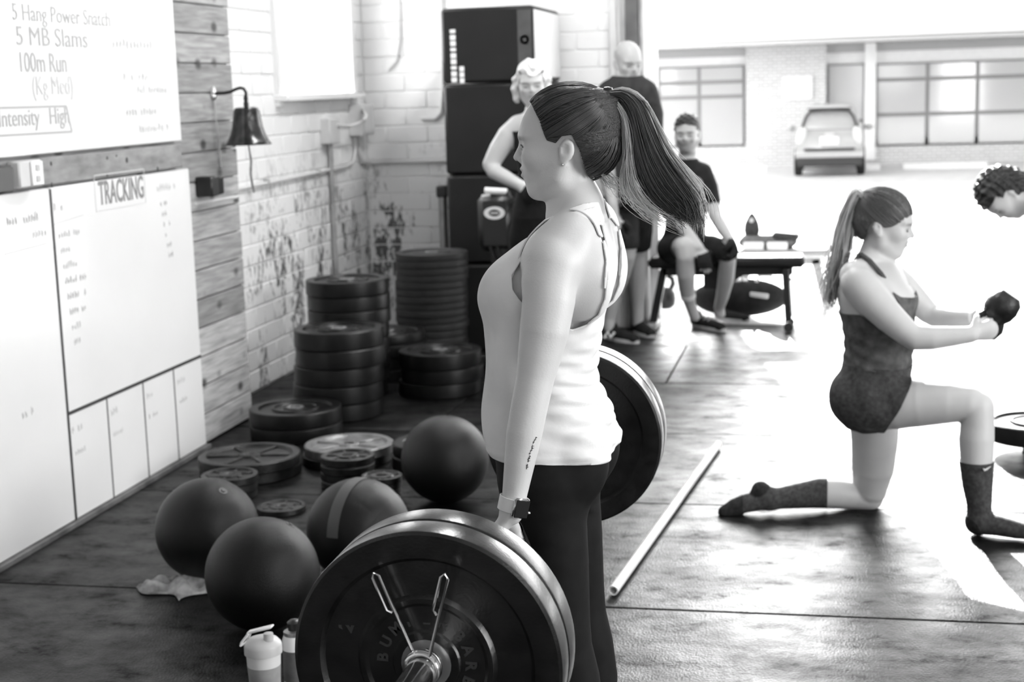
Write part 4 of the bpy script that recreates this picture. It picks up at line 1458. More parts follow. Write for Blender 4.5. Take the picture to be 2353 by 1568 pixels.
# bag under the bench and a perforated strap
YG = 10.82
g = W(1700, 660, YG)
sb = empty('sand_bag', (g[0], YG, 0))
w2 = (W(1812, 660, YG)[0] - W(1590, 660, YG)[0]) / 2
zc = W(1700, 655, YG)[2]
tag(sb, 'black sandbag with a pale printed patch lying under the bench', 'bag')
MB().ellipsoid((0, 0, .135), (w2, .16, .135), 28, 16).build('body', MATS['cloth_black'], sb)
MB().box((w2 * .42, -.146, .17), (.13, .012, .035), Matrix.Rotation(.12, 3, 'Y'), .005).build('printed_patch', MATS['grey_box'], sb)
for dx in (-.03, .18):
    MB().tube([(dx - .06, -.05, .25), (dx - .04, -.06, .30), (dx + .04, -.06, .30), (dx + .06, -.05, .25)], .013, 8).build('carry_handle', MATS['band_white'], sb)
pts = [WF(1672, 688, .02), WF(1700, 702, .015), WF(1735, 709, .015), WF(1770, 706, .015), WF(1795, 699, .02)]
st = empty('strap', (0, 0, 0))
tag(st, 'grey perforated rubber strap curved on the floor under the bench', 'strap')
mb = MB()
for i in range(len(pts) - 1):
    mb.bar(pts[i], pts[i + 1], .05, .008, (0, 0, 1), .002)
mb.build('band', MATS['trim_grey'], st)
for t in (.3, .5, .7, .88):
    i = int(t * (len(pts) - 1)); f_ = t * (len(pts) - 1) - i
    q = pts[i] * (1 - f_) + pts[min(i + 1, len(pts) - 1)] * f_
    MB().lathe([(0, .006), (.013, .006), (.013, .009), (0, .009)], 14, tuple(q)).build('eyelet', MATS['white_gloss'], st)
# kettlebell behind the bench foot
def kettlebell(name, r, m):
    e = empty(name)
    MB().lathe([(0, 0), (r * .62, 0), (r * .9, r * .30), (r, r * .85), (r * .93, r * 1.3), (r * .7, r * 1.7), (r * .35, r * 1.9), (0, r * 1.95)], 28).build('bell', MATS[m], e)
    pts = [(-r * .55, 0, r * 1.65), (-r * .78, 0, r * 2.15), (-r * .70, 0, r * 2.6), (-r * .3, 0, r * 2.85), (r * .3, 0, r * 2.85), (r * .70, 0, r * 2.6), (r * .78, 0, r * 2.15), (r * .55, 0, r * 1.65)]
    MB().tube(pts, r * .2, 10).build('handle', MATS[m], e)
    return e


k1 = kettlebell('kettlebell', .085, 'iron_dark')
k1.location = WF(1527, 708)
tag(k1, 'dark iron kettlebell on the floor behind the bench leg', 'kettlebell')

# ---- plate lying on the floor at the edge of the picture and the second lifter's loaded bar
p = WF(2352, 1010)
e = plate(.225, .08, 'b', 'rubber_black', (WF(2372, 985, .11)[0] + .02, WF(2372, 985, .11)[1], .11), .3)
tag(e, 'black bumper plate lying flat on a small stand at the edge of the picture', 'weight plate')
o = MB().lathe([(0, 0), (.06, 0), (.06, .068), (0, .068)], 24, (e.location.x, e.location.y, .0)).build('plate_support', MATS['iron_dark'])
tag(o, 'small iron plate stack under the flat bumper plate', 'weight plate')
# ================================================================ bodies: one smooth implicit surface each
def vl(p):
    return np.array(p, np.float64)


class Field:
    """sum of round cones, ellipsoids and lofted trunks blended smoothly, meshed with surface nets"""

    def __init__(s):
        s.items = []

    def add(s, fn, lo, hi, k=.012, sub=False):
        s.items.append((fn, np.array(lo, float), np.array(hi, float), k, sub))

    def chain(s, pts, rs, k=.012, flat=None, sub=False):
        """tapering limb through pts; flat = (unit vector, factor): thinner along that direction"""
        P = [vl(p) for p in pts]
        rs = list(rs)
        R = max(rs)
        if flat is not None:
            fv = _n(flat[0]); ff = flat[1]
            St = np.eye(3) + (1 / ff - 1) * np.outer(fv, fv)
        else:
            St = None
        lo = np.min(P, axis=0) - R - .04
        hi = np.max(P, axis=0) + R + .04

        def fn(X, Y, Z):
            best = None
            for a, b, ra, rb in zip(P[:-1], P[1:], rs[:-1], rs[1:]):
                if St is not None:
                    o = (a + b) / 2
                    px = (X - o[0]) * St[0, 0] + (Y - o[1]) * St[0, 1] + (Z - o[2]) * St[0, 2]
                    py = (X - o[0]) * St[1, 0] + (Y - o[1]) * St[1, 1] + (Z - o[2]) * St[1, 2]
                    pz = (X - o[0]) * St[2, 0] + (Y - o[1]) * St[2, 1] + (Z - o[2]) * St[2, 2]
                    A, B = St @ (a - o), St @ (b - o)
                else:
                    px, py, pz, A, B = X, Y, Z, a, b
                d = B - A
                L2 = float(d @ d) + 1e-12
                t = ((px - A[0]) * d[0] + (py - A[1]) * d[1] + (pz - A[2]) * d[2]) / L2
                t = np.clip(t, 0, 1)
                t = t.astype(np.float32)
                dist = np.sqrt((px - A[0] - t * d[0]) ** 2 + (py - A[1] - t * d[1]) ** 2 + (pz - A[2] - t * d[2]) ** 2) - (ra + (rb - ra) * t)
                best = dist if best is None else np.minimum(best, dist)
            return best
        s.add(fn, lo, hi, k, sub)

    def ell(s, c, r, k=.012, axes=None, sub=False):
        """ellipsoid; axes = three unit vectors (rows)"""
        c = vl(c)
        A = np.eye(3) if axes is None else np.array([_n(a) for a in axes])
        R = max(r)
        mn = min(r)

        def fn(X, Y, Z):
            x, y, z = X - c[0], Y - c[1], Z - c[2]
            u = (x * A[0, 0] + y * A[0, 1] + z * A[0, 2]) / r[0]
            v = (x * A[1, 0] + y * A[1, 1] + z * A[1, 2]) / r[1]
            w = (x * A[2, 0] + y * A[2, 1] + z * A[2, 2]) / r[2]
            k0 = np.sqrt(u * u + v * v + w * w) + 1e-6
            k1 = np.sqrt((u / r[0]) ** 2 + (v / r[1]) ** 2 + (w / r[2]) ** 2) + 1e-6
            return k0 * (k0 - 1) / k1
        s.add(fn, c - R - .04, c + R + .04, k, sub)

    def loft(s, rows, k=.02, p=2.3, ax='X', grow=0.0):
        """trunk through horizontal slices: rows = (z, x0, x1, yc, half width); superellipse slices"""
        T = np.array(sorted(rows))
        z = T[:, 0]
        lo = (min(T[:, 1].min(), T[:, 2].min()) - .06, (T[:, 3] - T[:, 4]).min() - .06, z[0] - .05)
        hi = (max(T[:, 1].max(), T[:, 2].max()) + .06, (T[:, 3] + T[:, 4]).max() + .06, z[-1] + .05)

        def fn(X, Y, Z):
            zz = Z.ravel()
            zc = np.clip(zz, z[0], z[-1])
            f = lambda col: smooth_interp(zc, z, col)
            x0, x1, yc, hw = f(T[:, 1]), f(T[:, 2]), f(T[:, 3]), f(T[:, 4])
            cx, a = (x0 + x1) / 2, np.abs(x1 - x0) / 2 + grow
            sh = (1, 1, -1)
            cx, a, yc, hw = cx.reshape(sh), a.reshape(sh), yc.reshape(sh), (hw + grow).reshape(sh)
            q = (np.abs((X - cx) / a) ** p + np.abs((Y - yc) / hw) ** p) ** (1 / p)
            d = (q - 1) * np.minimum(a, hw)
            over = (np.maximum(z[0] - Z, 0) + np.maximum(Z - z[-1], 0))
            return np.where(over > 0, np.maximum(d, over), d)
        s.add(fn, lo, hi, k)

    def mesh(s, h, zfine=None, smooth=2):
        lo = np.min([i[1] for i in s.items if not i[4]], axis=0) + .03
        hi = np.max([i[2] for i in s.items if not i[4]], axis=0) - .03

        def axis(a, b, hh, fine=None):
            if fine is None:
                return np.arange(a, b + hh, hh)
            out, v = [], a
            while v < b + hh:
                out.append(v)
                v += fine[2] if fine[0] <= v <= fine[1] else hh
            return np.array(out)
        xs, ys, zs = axis(lo[0], hi[0], h), axis(lo[1], hi[1], h), axis(lo[2], hi[2], h, zfine)
        F = np.full((len(xs), len(ys), len(zs)), .06, np.float32)
        for fn, l, u, k, sub in s.items:
            i0, i1 = np.searchsorted(xs, l[0]), np.searchsorted(xs, u[0])
            j0, j1 = np.searchsorted(ys, l[1]), np.searchsorted(ys, u[1])
            k0, k1 = np.searchsorted(zs, l[2]), np.searchsorted(zs, u[2])
            if i1 <= i0 or j1 <= j0 or k1 <= k0:
                continue
            X = xs[i0:i1].astype(np.float32)[:, None, None]
            Y = ys[j0:j1].astype(np.float32)[None, :, None]
            Z = zs[k0:k1].astype(np.float32)[None, None, :]
            d = np.broadcast_to(fn(X, Y, Z), (i1 - i0, j1 - j0, k1 - k0)).astype(np.float32)
            G = F[i0:i1, j0:j1, k0:k1]
            if sub:
                hh = np.maximum(k - np.abs(G + d), 0) / k
                F[i0:i1, j0:j1, k0:k1] = np.maximum(G, -d) + hh * hh * k * .25
            else:
                hh = np.maximum(k - np.abs(G - d), 0) / k
                F[i0:i1, j0:j1, k0:k1] = np.minimum(G, d) - hh * hh * k * .25
        V, Q = surface_nets(F, xs, ys, zs)
        if smooth:
            V = relax(V, Q, smooth)
        return V, Q


def smooth_interp(x, xp, fp):
    """monotone-ish cubic through the table (Catmull-Rom on uneven knots)"""
    xp, fp = np.asarray(xp, float), np.asarray(fp, float)
    if len(xp) < 3:
        return np.interp(x, xp, fp)
    m = np.gradient(fp, xp)
    i = np.clip(np.searchsorted(xp, x, side='right') - 1, 0, len(xp) - 2)
    hh = xp[i + 1] - xp[i]
    t = (x - xp[i]) / hh
    t2, t3 = t * t, t * t * t
    return (2 * t3 - 3 * t2 + 1) * fp[i] + (t3 - 2 * t2 + t) * hh * m[i] + (-2 * t3 + 3 * t2) * fp[i + 1] + (t3 - t2) * hh * m[i + 1]


def surface_nets(F, xs, ys, zs):
    S = F < 0
    nx, ny, nz = F.shape
    c = np.zeros((nx - 1, ny - 1, nz - 1), np.uint8)
    for dx in (0, 1):
        for dy in (0, 1):
            for dz in (0, 1):
                c += S[dx:nx - 1 + dx, dy:ny - 1 + dy, dz:nz - 1 + dz]
    I, J, K = np.nonzero((c > 0) & (c < 8))
    idx = np.full(c.shape, -1, np.int32)
    idx[I, J, K] = np.arange(len(I))
    P = np.zeros((len(I), 3))
    cnt = np.zeros(len(I))
    C = [(a, b, d) for a in (0, 1) for b in (0, 1) for d in (0, 1)]
    ax = (xs, ys, zs)
    for p in C:
        for a in range(3):
            if p[a]:
                continue
            q = list(p); q[a] = 1
            f0 = F[I + p[0], J + p[1], K + p[2]].astype(float)
            f1 = F[I + q[0], J + q[1], K + q[2]].astype(float)
            m = (f0 < 0) != (f1 < 0)
            t = np.where(m, f0 / np.where(m, f0 - f1, 1), 0)
            p0 = np.stack([xs[I + p[0]], ys[J + p[1]], zs[K + p[2]]], 1)
            p1 = np.stack([xs[I + q[0]], ys[J + q[1]], zs[K + q[2]]], 1)
            P += (p0 + (p1 - p0) * t[:, None]) * m[:, None]
            cnt += m
    P /= cnt[:, None]
    Q = []
    for a in range(3):
        b, d = (a + 1) % 3, (a + 2) % 3
        sl0 = [slice(None)] * 3; sl1 = [slice(None)] * 3
        sl0[a] = slice(0, -1); sl1[a] = slice(1, None)
        A, B = S[tuple(sl0)], S[tuple(sl1)]
        cr = np.argwhere(A != B)
        ok = (cr[:, b] > 0) & (cr[:, d] > 0) & (cr[:, b] < F.shape[b] - 1) & (cr[:, d] < F.shape[d] - 1)
        cr = cr[ok]
        fl = A[tuple(cr.T)]
        e = np.zeros((1, 3), int)

        def at(db, dd):
            n = cr.copy(); n[:, b] += db; n[:, d] += dd
            return idx[tuple(n.T)]
        q = np.stack([at(-1, -1), at(0, -1), at(0, 0), at(-1, 0)], 1)
        q[~fl] = q[~fl][:, ::-1]
        Q.append(q)
    return P, np.concatenate(Q)


def relax(V, Q, it=2, lam=.5):
    n = len(V)
    E = np.concatenate([Q[:, [0, 1]], Q[:, [1, 2]], Q[:, [2, 3]], Q[:, [3, 0]]])
    i = np.concatenate([E[:, 0], E[:, 1]]); j = np.concatenate([E[:, 1], E[:, 0]])
    deg = np.bincount(i, minlength=n).astype(float)
    deg[deg == 0] = 1
    for s_ in range(it):
        for l_ in (lam, -lam * 1.03):
            av = np.stack([np.bincount(i, V[j, a], n) for a in range(3)], 1) / deg[:, None]
            V = V + l_ * (av - V)
    return V


def tris_of(Q):
    return np.concatenate([Q[:, [0, 1, 2]], Q[:, [0, 2, 3]]])


def vnormals(V, T):
    fn = np.cross(V[T[:, 1]] - V[T[:, 0]], V[T[:, 2]] - V[T[:, 0]])
    N = np.zeros_like(V)
    for a in range(3):
        for c in range(3):
            N[:, c] += np.bincount(T[:, a], fn[:, c], len(V))
    return N / (np.linalg.norm(N, axis=1)[:, None] + 1e-12)


def np_mesh(name, V, Fc, material, parent=None, tone=None):
    me = bpy.data.meshes.new(name)
    n, m, k = len(V), len(Fc), Fc.shape[1]
    me.vertices.add(n)
    me.vertices.foreach_set('co', np.ascontiguousarray(V, np.float32).ravel())
    me.loops.add(m * k)
    me.loops.foreach_set('vertex_index', np.ascontiguousarray(Fc, np.int32).ravel())
    me.polygons.add(m)
    me.polygons.foreach_set('loop_start', np.arange(0, m * k, k, dtype=np.int32))
    me.polygons.foreach_set('loop_total', np.full(m, k, np.int32))
    me.update(calc_edges=True)
    me.validate()
    me.shade_smooth()
    if tone is not None and len(me.vertices) == n:
        at = me.attributes.new('tone', 'FLOAT', 'POINT')
        at.data.foreach_set('value', np.ascontiguousarray(tone, np.float32))
    me.materials.append(material)
    o = bpy.data.objects.new(name, me)
    return link(o, parent)


def clip_mesh(V, T, g):
    """keep the part of the triangle mesh where g > 0, cutting triangles along g = 0"""
    V = V.copy()
    pos = g > 0
    c = pos[T].sum(1)
    keep = [T[c == 3]]
    newv, cache = [], {}
    base = len(V)

    def cut(a, b):
        key = (a, b) if a < b else (b, a)
        if key not in cache:
            t = g[a] / (g[a] - g[b])
            cache[key] = base + len(newv)
            newv.append(V[a] + (V[b] - V[a]) * t)
        return cache[key]
    out = []
    for tri in T[(c == 1) | (c == 2)]:
        for r in range(3):
            a, b, d = tri[r], tri[(r + 1) % 3], tri[(r + 2) % 3]
            if pos[a] and not pos[b] and not pos[d]:
                out.append((a, cut(a, b), cut(a, d))); break
            if not pos[a] and pos[b] and pos[d]:
                p, q = cut(a, b), cut(a, d)
                out.append((p, b, d)); out.append((p, d, q)); break
    if out:
        keep.append(np.array(out))
    T2 = np.concatenate(keep)
    V2 = np.concatenate([V, np.array(newv)]) if newv else V
    u, inv = np.unique(T2, return_inverse=True)
    return V2[u], inv.reshape(-1, 3)


def garment(name, V, Q, g, off, material, parent, thick=.003, disp=None):
    """cloth cut out of a body surface and lifted off it"""
    T = tris_of(Q)
    N = vnormals(V, T)
    o_ = off if np.isscalar(off) else off[:, None]
    V1 = V + N * o_
    if disp is not None:
        V1 = V1 + N * disp(V)[:, None]
    V2, T2 = clip_mesh(V1, T, g)
    if len(T2) == 0:
        return None
    o = np_mesh(name, V2, T2, material, parent)
    if thick:
        sm = o.modifiers.new('thick', 'SOLIDIFY')
        sm.thickness = thick
        sm.offset = -1
    return o


def seg_t(V, a, b):
    a, b = vl(a), vl(b)
    d = b - a
    L = np.linalg.norm(d)
    t = (V - a) @ d / (L * L)
    tc = np.clip(t, 0, 1)
    dist = np.linalg.norm(V - a - tc[:, None] * d, axis=1)
    return t, dist, L


def poly_in(x, y, poly):
    """signed distance to a polygon in the plane, positive inside"""
    P = np.array(poly, float)
    d = np.full(len(x), 1e9)
    ins = np.zeros(len(x), bool)
    for i in range(len(P)):
        a, b = P[i], P[(i + 1) % len(P)]
        e = b - a
        t = np.clip(((x - a[0]) * e[0] + (y - a[1]) * e[1]) / (e @ e + 1e-12), 0, 1)
        d = np.minimum(d, np.hypot(x - a[0] - t * e[0], y - a[1] - t * e[1]))
        cnd = (a[1] > y) != (b[1] > y)
        xi = a[0] + (y - a[1]) / (e[1] if abs(e[1]) > 1e-12 else 1e-12) * e[0]
        ins ^= cnd & (x < xi)
    return np.where(ins, d, -d)


class Head:
    """head in its own frame: f forward, l to the person's left, u up; origin between the ears"""

    def __init__(s, o, f, u, sc=1.0):
        s.o = vl(o)
        s.f = _n(f)
        s.l = _n(np.cross(u, s.f))
        s.u = np.cross(s.f, s.l)
        s.sc = sc

    def p(s, f, l, u):
        return s.o + s.sc * (f * s.f + l * s.l + u * s.u)

    def ax(s, tilt=0.0):
        return [s.f, s.l, s.u]

    def loc(s, V):
        d = (V - s.o) / s.sc
        return d @ s.f, d @ s.l, d @ s.u

    def build(s, B, nose=1.0, jaw=1.0, male=False):
        S = s.sc
        e = lambda c, r, k=.012, sub=False, axes=None: B.ell(s.p(*c), [q * S for q in r], k * S, axes or s.ax(), sub)
        e((-.006, 0, .044), (.094, .073, .084), .01)
        e((.028, 0, -.018), (.060, .058, .072), .03)
        e((.050, 0, .030), (.040, .052, .045), .02)
        for q in (-1, 1):
            B.chain([s.p(.002, q * .052 * jaw, -.030), s.p(.008, q * .050 * jaw, -.052), s.p(.058, q * .014 * jaw, -.080)], [.016 * S, .017 * S, .015 * S], .022 * S)
            e((.056, q * .040, -.012), (.026, .020, .020), .022)
            B.chain([s.p(.083, q * .010, .030), s.p(.072, q * .044, .030)], [.010 * S, .008 * S], .014 * S)
        e((.062, 0, -.080), (.017, .018, .016), .016)
        e((.062, 0, -.044), (.026, .030, .028), .02)
        for q in (-1, 1):
            e((.100, q * .031, .008), (.017, .017, .012), .014, True)
            e((.0735, q * .031, .006), (.0130, .0130, .0115), .003)
        B.chain([s.p(.083, 0, .024), s.p(.091, 0, .006), s.p(.1010 * (1 + .05 * (nose - 1)), 0, -.013)], [.0075 * S, .0080 * S, .0085 * S * nose], .007 * S)
        for q in (-1, 1):
            e((.088, q * .010, -.019), (.010, .0075, .007), .006)
        e((.0865, 0, -.0365), (.0095, .021, .0055), .003)
        e((.0845, 0, -.0500), (.0100, .018, .0062), .003)
        for q in (-1, 1):
            A = [_n(s.f + .25 * s.u), s.l, _n(s.u - .25 * s.f)]
            e((-.014, q * .074, .001), (.0160, .0085, .0235), .004, False, A)
            e((-.0115, q * .0835, .004), (.0085, .0065, .0140), .003, True, A)
            e((-.006, q * .073, -.020), (.008, .006, .009), .006)

    def tone(s, V, base=None, brow=.35, beard=0.0, eyes=True):
        f, l, u = s.loc(V)
        t = np.ones(len(V)) if base is None else base
        near = (np.abs(f) < .14) & (np.abs(l) < .1) & (np.abs(u) < .15)
        lip = np.exp(-((l / .022) ** 2) ** 2 - ((u + .043) / .011) ** 4) * (f > .07) * near
        t = t * (1 - .35 * lip)
        for q in (-1, 1):
            br_ = np.exp(-(((l - q * .030) / .020) ** 4) - ((u - .026 - .12 * (.03 - np.abs(l - q * .03) ** 2 * 20) * 0 - .000) / .0045) ** 4) * (f > .055) * near
            t = t * (1 - (1 - brow) * br_)
            if eyes:
                ey = np.exp(-(((l - q * .031) / .012) ** 4) - ((u - .006) / .0055) ** 4) * (f > .055) * near
                t = t * (1 - .72 * ey)
            t = t * (1 - .5 * np.exp(-(((l - q * .0085) / .004) ** 2) - ((u + .023) / .003) ** 2 - ((f - .093) / .006) ** 2) * near)
        if beard:
            bd = ((u < -.022) & (f > -.01) & (u > -.12) & near).astype(float)
            bd *= np.clip((np.abs(l) - .018) / .01, 0, 1) * .0 + np.clip((-.02 - u) / .012, 0, 1)
            bd *= (1 - lip * .5) * (1 - .6 * np.exp(-(l / .016) ** 2 - ((u + .062) / .006) ** 2))
            bd *= 1 - np.clip(1 - np.hypot((l) / .03, (u + .0)) / 1.0, 0, 1) * 0
            t = t * (1 - beard * bd)
        return t


def hand(B, w, f, n, side, sc=1.0, curl=(.9, 1.0, .9), spread=.0, thumb=(.5, .6), k=.005):
    """five separate fingers: w wrist, f towards the knuckles, n palm side, side towards the thumb"""
    f = _n(f); n = _n(vl(n) - f * (vl(n) @ f)); s_ = _n(np.cross(n, f))
    if s_ @ vl(side) < 0:
        s_ = -s_
    P = lambda a, b, c: vl(w) + sc * (a * f + b * s_ + c * n)
    B.chain([P(.0, .0, 0), P(.030, .004, .0), P(.080, .002, .0)], [.026 * sc, .034 * sc, .040 * sc], .012, (n, .45))
    tips = []
    for i, (o_, L, r) in enumerate(((.032, .092, .0088), (.011, .100, .0092), (-.011, .094, .0088), (-.032, .076, .0078))):
        base = P(.080, o_ * .95, .0)
        d, c = f.copy(), n.copy()
        pts, rs = [P(.055, o_ * .8, 0), base], [r * sc * 1.0, r * sc * 1.08]
        cur = base
        for seg, frac in enumerate((.44, .31, .25)):
            a = curl[seg]
            d, c = d * math.cos(a) + c * math.sin(a), c * math.cos(a) - d * math.sin(a)
            cur = cur + d * L * frac * sc
            pts.append(cur); rs.append(r * sc * (1.0, .92, .80)[seg])
        B.chain(pts, rs, k)
        tips.append(cur)
    a0, a1 = thumb
    d = _n(f * .65 + s_ * .75 + n * a0)
    b0 = P(.022, .026, .006)
    b1 = b0 + d * .040 * sc
    d2 = _n(f * .8 + s_ * (.3 - a1 * .6) + n * (a0 + a1))
    b2 = b1 + d2 * .032 * sc
    d3 = _n(f * .7 + s_ * (.1 - a1) + n * (a0 + a1))
    b3 = b2 + d3 * .024 * sc
    B.chain([P(.012, .012, 0), b0, b1, b2, b3], [.016 * sc, .0145 * sc, .0118 * sc, .0104 * sc, .0086 * sc], k)
    return tips


def strands(name, guides, n, material, parent, r=.0012, jit=.006, rnd=None, widths=None, taper=True, wav=.004, seg=16):
    """hair: n strands blended between guide paths (each a list of 3-D points), as tapering tubes"""
    rnd = rnd or random.Random(3)
    G = []
    for g in guides:
        P = np.array([vl(p) for p in g])
        u = np.linspace(0, 1, len(P))
        t = np.linspace(0, 1, seg)
        G.append(np.stack([smooth_interp(t, u, P[:, a]) for a in range(3)], 1))
    mb = MB()
    for _k in range(n):
        a = rnd.random() * (len(G) - 1)
        i = min(int(a), len(G) - 2)
        fr_ = a - i
        path = G[i] * (1 - fr_) + G[i + 1] * fr_
        t = np.linspace(0, 1, seg)[:, None]
        j0 = np.array([rnd.gauss(0, 1) for _ in range(3)]) * jit
        j1 = np.array([rnd.gauss(0, 1) for _ in range(3)]) * jit * 2.2
        ph = rnd.random() * 6.3
        path = path + j0 * (.25 + .75 * t) + j1 * t * t + wav * np.sin(t * (5 + 3 * rnd.random()) + ph) * t * np.array([rnd.gauss(0, 1), rnd.gauss(0, 1), rnd.gauss(0, .5)])
        end = seg if rnd.random() < .6 else rnd.randint(seg * 2 // 3, seg)
        rr = r * rnd.uniform(.6, 1.4)
        rs = [rr * (1 - .75 * (q / (end - 1)) ** 3) for q in range(end)] if taper else [rr] * end
        mb.tube([tuple(p) for p in path[:end]], rs, 4, False)
    return mb.build(name, material, parent, True, None)


def comb(hd, n, material, parent, off, hl, rnd, r0=.0006, r1=.0015, tie=(-.080, .060)):
    """fine strands combed over the skull from the hairline back to the tie"""
    mb = MB()
    c = np.array((-.012, 0, .045)); R = np.array((.1025, .0805, .0895))
    for k in range(n):
        a = rnd.uniform(0, 1)
        side = rnd.choice((-1, 1))
        q = a * (len(hl) - 1); i = min(int(q), len(hl) - 2); fr = q - i
        f0 = hl[i][0] * (1 - fr) + hl[i + 1][0] * fr; u0 = hl[i][1] * (1 - fr) + hl[i + 1][1] * fr
        e0 = np.array((f0 - c[0], 0, u0 - c[2]))
        ll = 1 - (e0[0] / R[0]) ** 2 - (e0[2] / R[2]) ** 2
        l0 = side * R[1] * math.sqrt(max(ll, .0)) * (1 if a > .12 else rnd.uniform(0, 1))
        s0 = np.array((e0[0], l0, e0[2])) / R
        s1 = np.array((tie[0], side * rnd.uniform(0, .02), tie[1])) / R
        s0 /= np.linalg.norm(s0); s1 /= np.linalg.norm(s1)
        om = math.acos(max(-1, min(1, float(s0 @ s1))))
        pts = []
        for t in np.linspace(0.01, 1, 12):
            sv_ = (math.sin((1 - t) * om) * s0 + math.sin(t * om) * s1) / math.sin(om)
            sag = -.10 * math.sin(math.pi * t) * (1 if u0 < .06 else .3)
            sv_ = sv_ + np.array((0, 0, sag)); sv_ /= np.linalg.norm(sv_)
            lf = 1.012 + .014 * rnd.random() * t
            pp = c + sv_ * R * lf
            c2 = np.array((-.045, 0, .011)); e2 = (pp - c2) / np.array((.068, .068, .072))
            m2 = np.linalg.norm(e2)
            if m2 < lf + .02:
                pp = c2 + (pp - c2) * (lf + .02) / m2
            pts.append(hd.p(*pp) - off)
        mb.tube([tuple(p) for p in pts], rnd.uniform(r0, r1), 4, False)
    o = mb.build('hair_strands', material, parent, True, None)
    o['kind'] = 'stuff'
    return o
# ================================================================ the standing lifter
def build_lifter():
    YM = 3.065
    P = W
    lifter = empty('person', (-.53, YM, 0))
    tag(lifter, 'person in a white tank top and black leggings standing with the loaded barbell', 'person')
    off = vl(lifter.location)
    B = Field()
    sil = [(515, 1262, 1392, .085), (540, 1216, 1399, .125), (565, 1184, 1404, .150), (610, 1142, 1411, .158), (647, 1117, 1408, .155), (685, 1107, 1397, .150), (722, 1111, 1385, .142), (772, 1114, 1376, .132),
           (850, 1113, 1365, .124), (906, 1112, 1374, .132), (959, 1112, 1397, .150), (1000, 1117, 1405, .163), (1021, 1124, 1408, .168), (1050, 1136, 1402, .176), (1075, 1146, 1394, .180)]
    rows = []
    for y, a, b, hw in sil:
        z = P((a + b) / 2, y, YM - .03)[2]
        rows.append((z, P(a, y, YM - .03)[0], P(b, y, YM - .02)[0], YM, hw))
    zb = rows[-1][0]
    body_rows = rows + [(zb - .05, rows[-1][1] + .008, rows[-1][2] - .012, YM, .162), (zb - .10, rows[-1][1] + .016, rows[-1][2] - .045, YM, .15)]
    B.loft(body_rows, .03, 2.3, grow=-.011)
    # neck and shoulders
    B.chain([P(1300, 385, YM), P(1310, 450, YM), P(1320, 520, YM)], [.050, .049, .060], .03)
    mir = lambda p: vl((p[0], 2 * YM - p[1], p[2]))
    arm = [(1305, 566, 2.935, .045), (1270, 610, 2.895, .056), (1262, 650, 2.885, .0545), (1261, 690, 2.875, .0515), (1251, 760, 2.86, .0480), (1240, 818, 2.85, .0425), (1230, 870, 2.84, .0370), (1218, 927, 2.83, .0360),
           (1205, 995, 2.82, .0350), (1194, 1063, 2.81, .0300), (1182, 1141, 2.803, .0240), (1174, 1180, 2.80, .0235)]
    ap = [P(a, b, c) for a, b, c, r in arm]
    ar = [r for *_, r in arm]
    for m_ in (lambda p: vl(p), mir):
        B.chain([m_(p) for p in ap], ar, .035)
        B.ell(m_(P(1284, 586, 2.925)), (.066, .050, .062), .03)
        B.chain([m_(P(1335, 470, YM - .01)), m_(P(1318, 535, 2.945))], [.030, .040], .04)
        B.ell(m_(P(1340, 640, 2.96)), (.055, .035, .085), .03)          # shoulder blade
    # legs
    leg = [(1250, 1105, 2.978, .086), (1252, 1150, 2.975, .082), (1258, 1210, 2.972, .076), (1266, 1290, 2.970, .073), (1283, 1428, 2.965, .061), (1295, 1490, 2.965, .055), (1312, 1560, 2.965, .055), (1326, 1640, 2.965, .052), (1332, 1760, 2.965, .041), (1330, 1900, 2.965, .033)]
    lp = [P(a, b, c) for a, b, c, r in leg]
    lr = [r for *_, r in leg]
    for m_ in (lambda p: vl(p), mir):
        ank = m_(lp[-1]); ank2 = vl((ank[0] + .004, ank[1], .085))
        B.chain([m_(p) for p in lp] + [ank2], lr + [.034], .03)
        B.ell(m_(P(1326, 1062, 2.985)), (.060, .068, .082), .02)
        B.chain([ank2, vl((ank2[0] - .05, ank2[1], .055)), vl((ank2[0] - .14, ank2[1], .035))], [.034, .034, .028], .02)
    # head
    hd = Head((-.534, YM, 1.524), (-1, 0, 0.0), (0, 0, 1))
    hd.build(B)
    # hands closed round the bar
    for m_, s_ in ((lambda p: vl(p), 1), (mir, -1)):
        w_ = m_(ap[-1])
        yh = w_[1]
        zbar = BZ + (yh - BYM) * BTILT
        tgt = vl((BXX - .024, yh, zbar + .012))
        f_ = _n(tgt - w_)
        hand(B, w_, f_, (1, 0, 0), (0, s_, 0), .98, (1.05, 1.35, 1.1), thumb=(.7, .9))
    V, Q = B.mesh(.0040, (1.40, 1.68, .0022), 2)
    tone = hd.tone(V, None, .25)
    # flush the skin a little darker inside the ear
    body = np_mesh('body', V - off, Q, MATS['skin'], lifter, tone)

    # ---- leggings
    zh = P(1260, 985, YM)[2]
    g = np.minimum(zh - V[:, 2], V[:, 2] - .10)
    handmask = np.zeros(len(V), bool)
    for m_ in (lambda p: vl(p), mir):
        t, d, L = seg_t(V, m_(ap[4]), m_(ap[-1]))
        t2, d2, L2 = seg_t(V, m_(ap[-1]), m_(ap[-1]) + vl((-.03, 0, -.13)))
        ex = np.minimum(d, d2) - np.where(t > .6, .052, .062)
        near = V[:, 2] > .62
        g = np.where(near & (np.abs(V[:, 1] - YM) > .13), np.minimum(g, np.where(ex < 0, ex, 1)), g)
    garment('leggings', V - off, Q, g, .005, MATS['leggings'], lifter, .002)
    # ---- tank top, hung from its own looser trunk
    S = Field()
    S.loft(rows + [(zb - .03, rows[-1][1] + .004, rows[-1][2] - .004, YM, .182)], .02, 2.25, grow=.001)
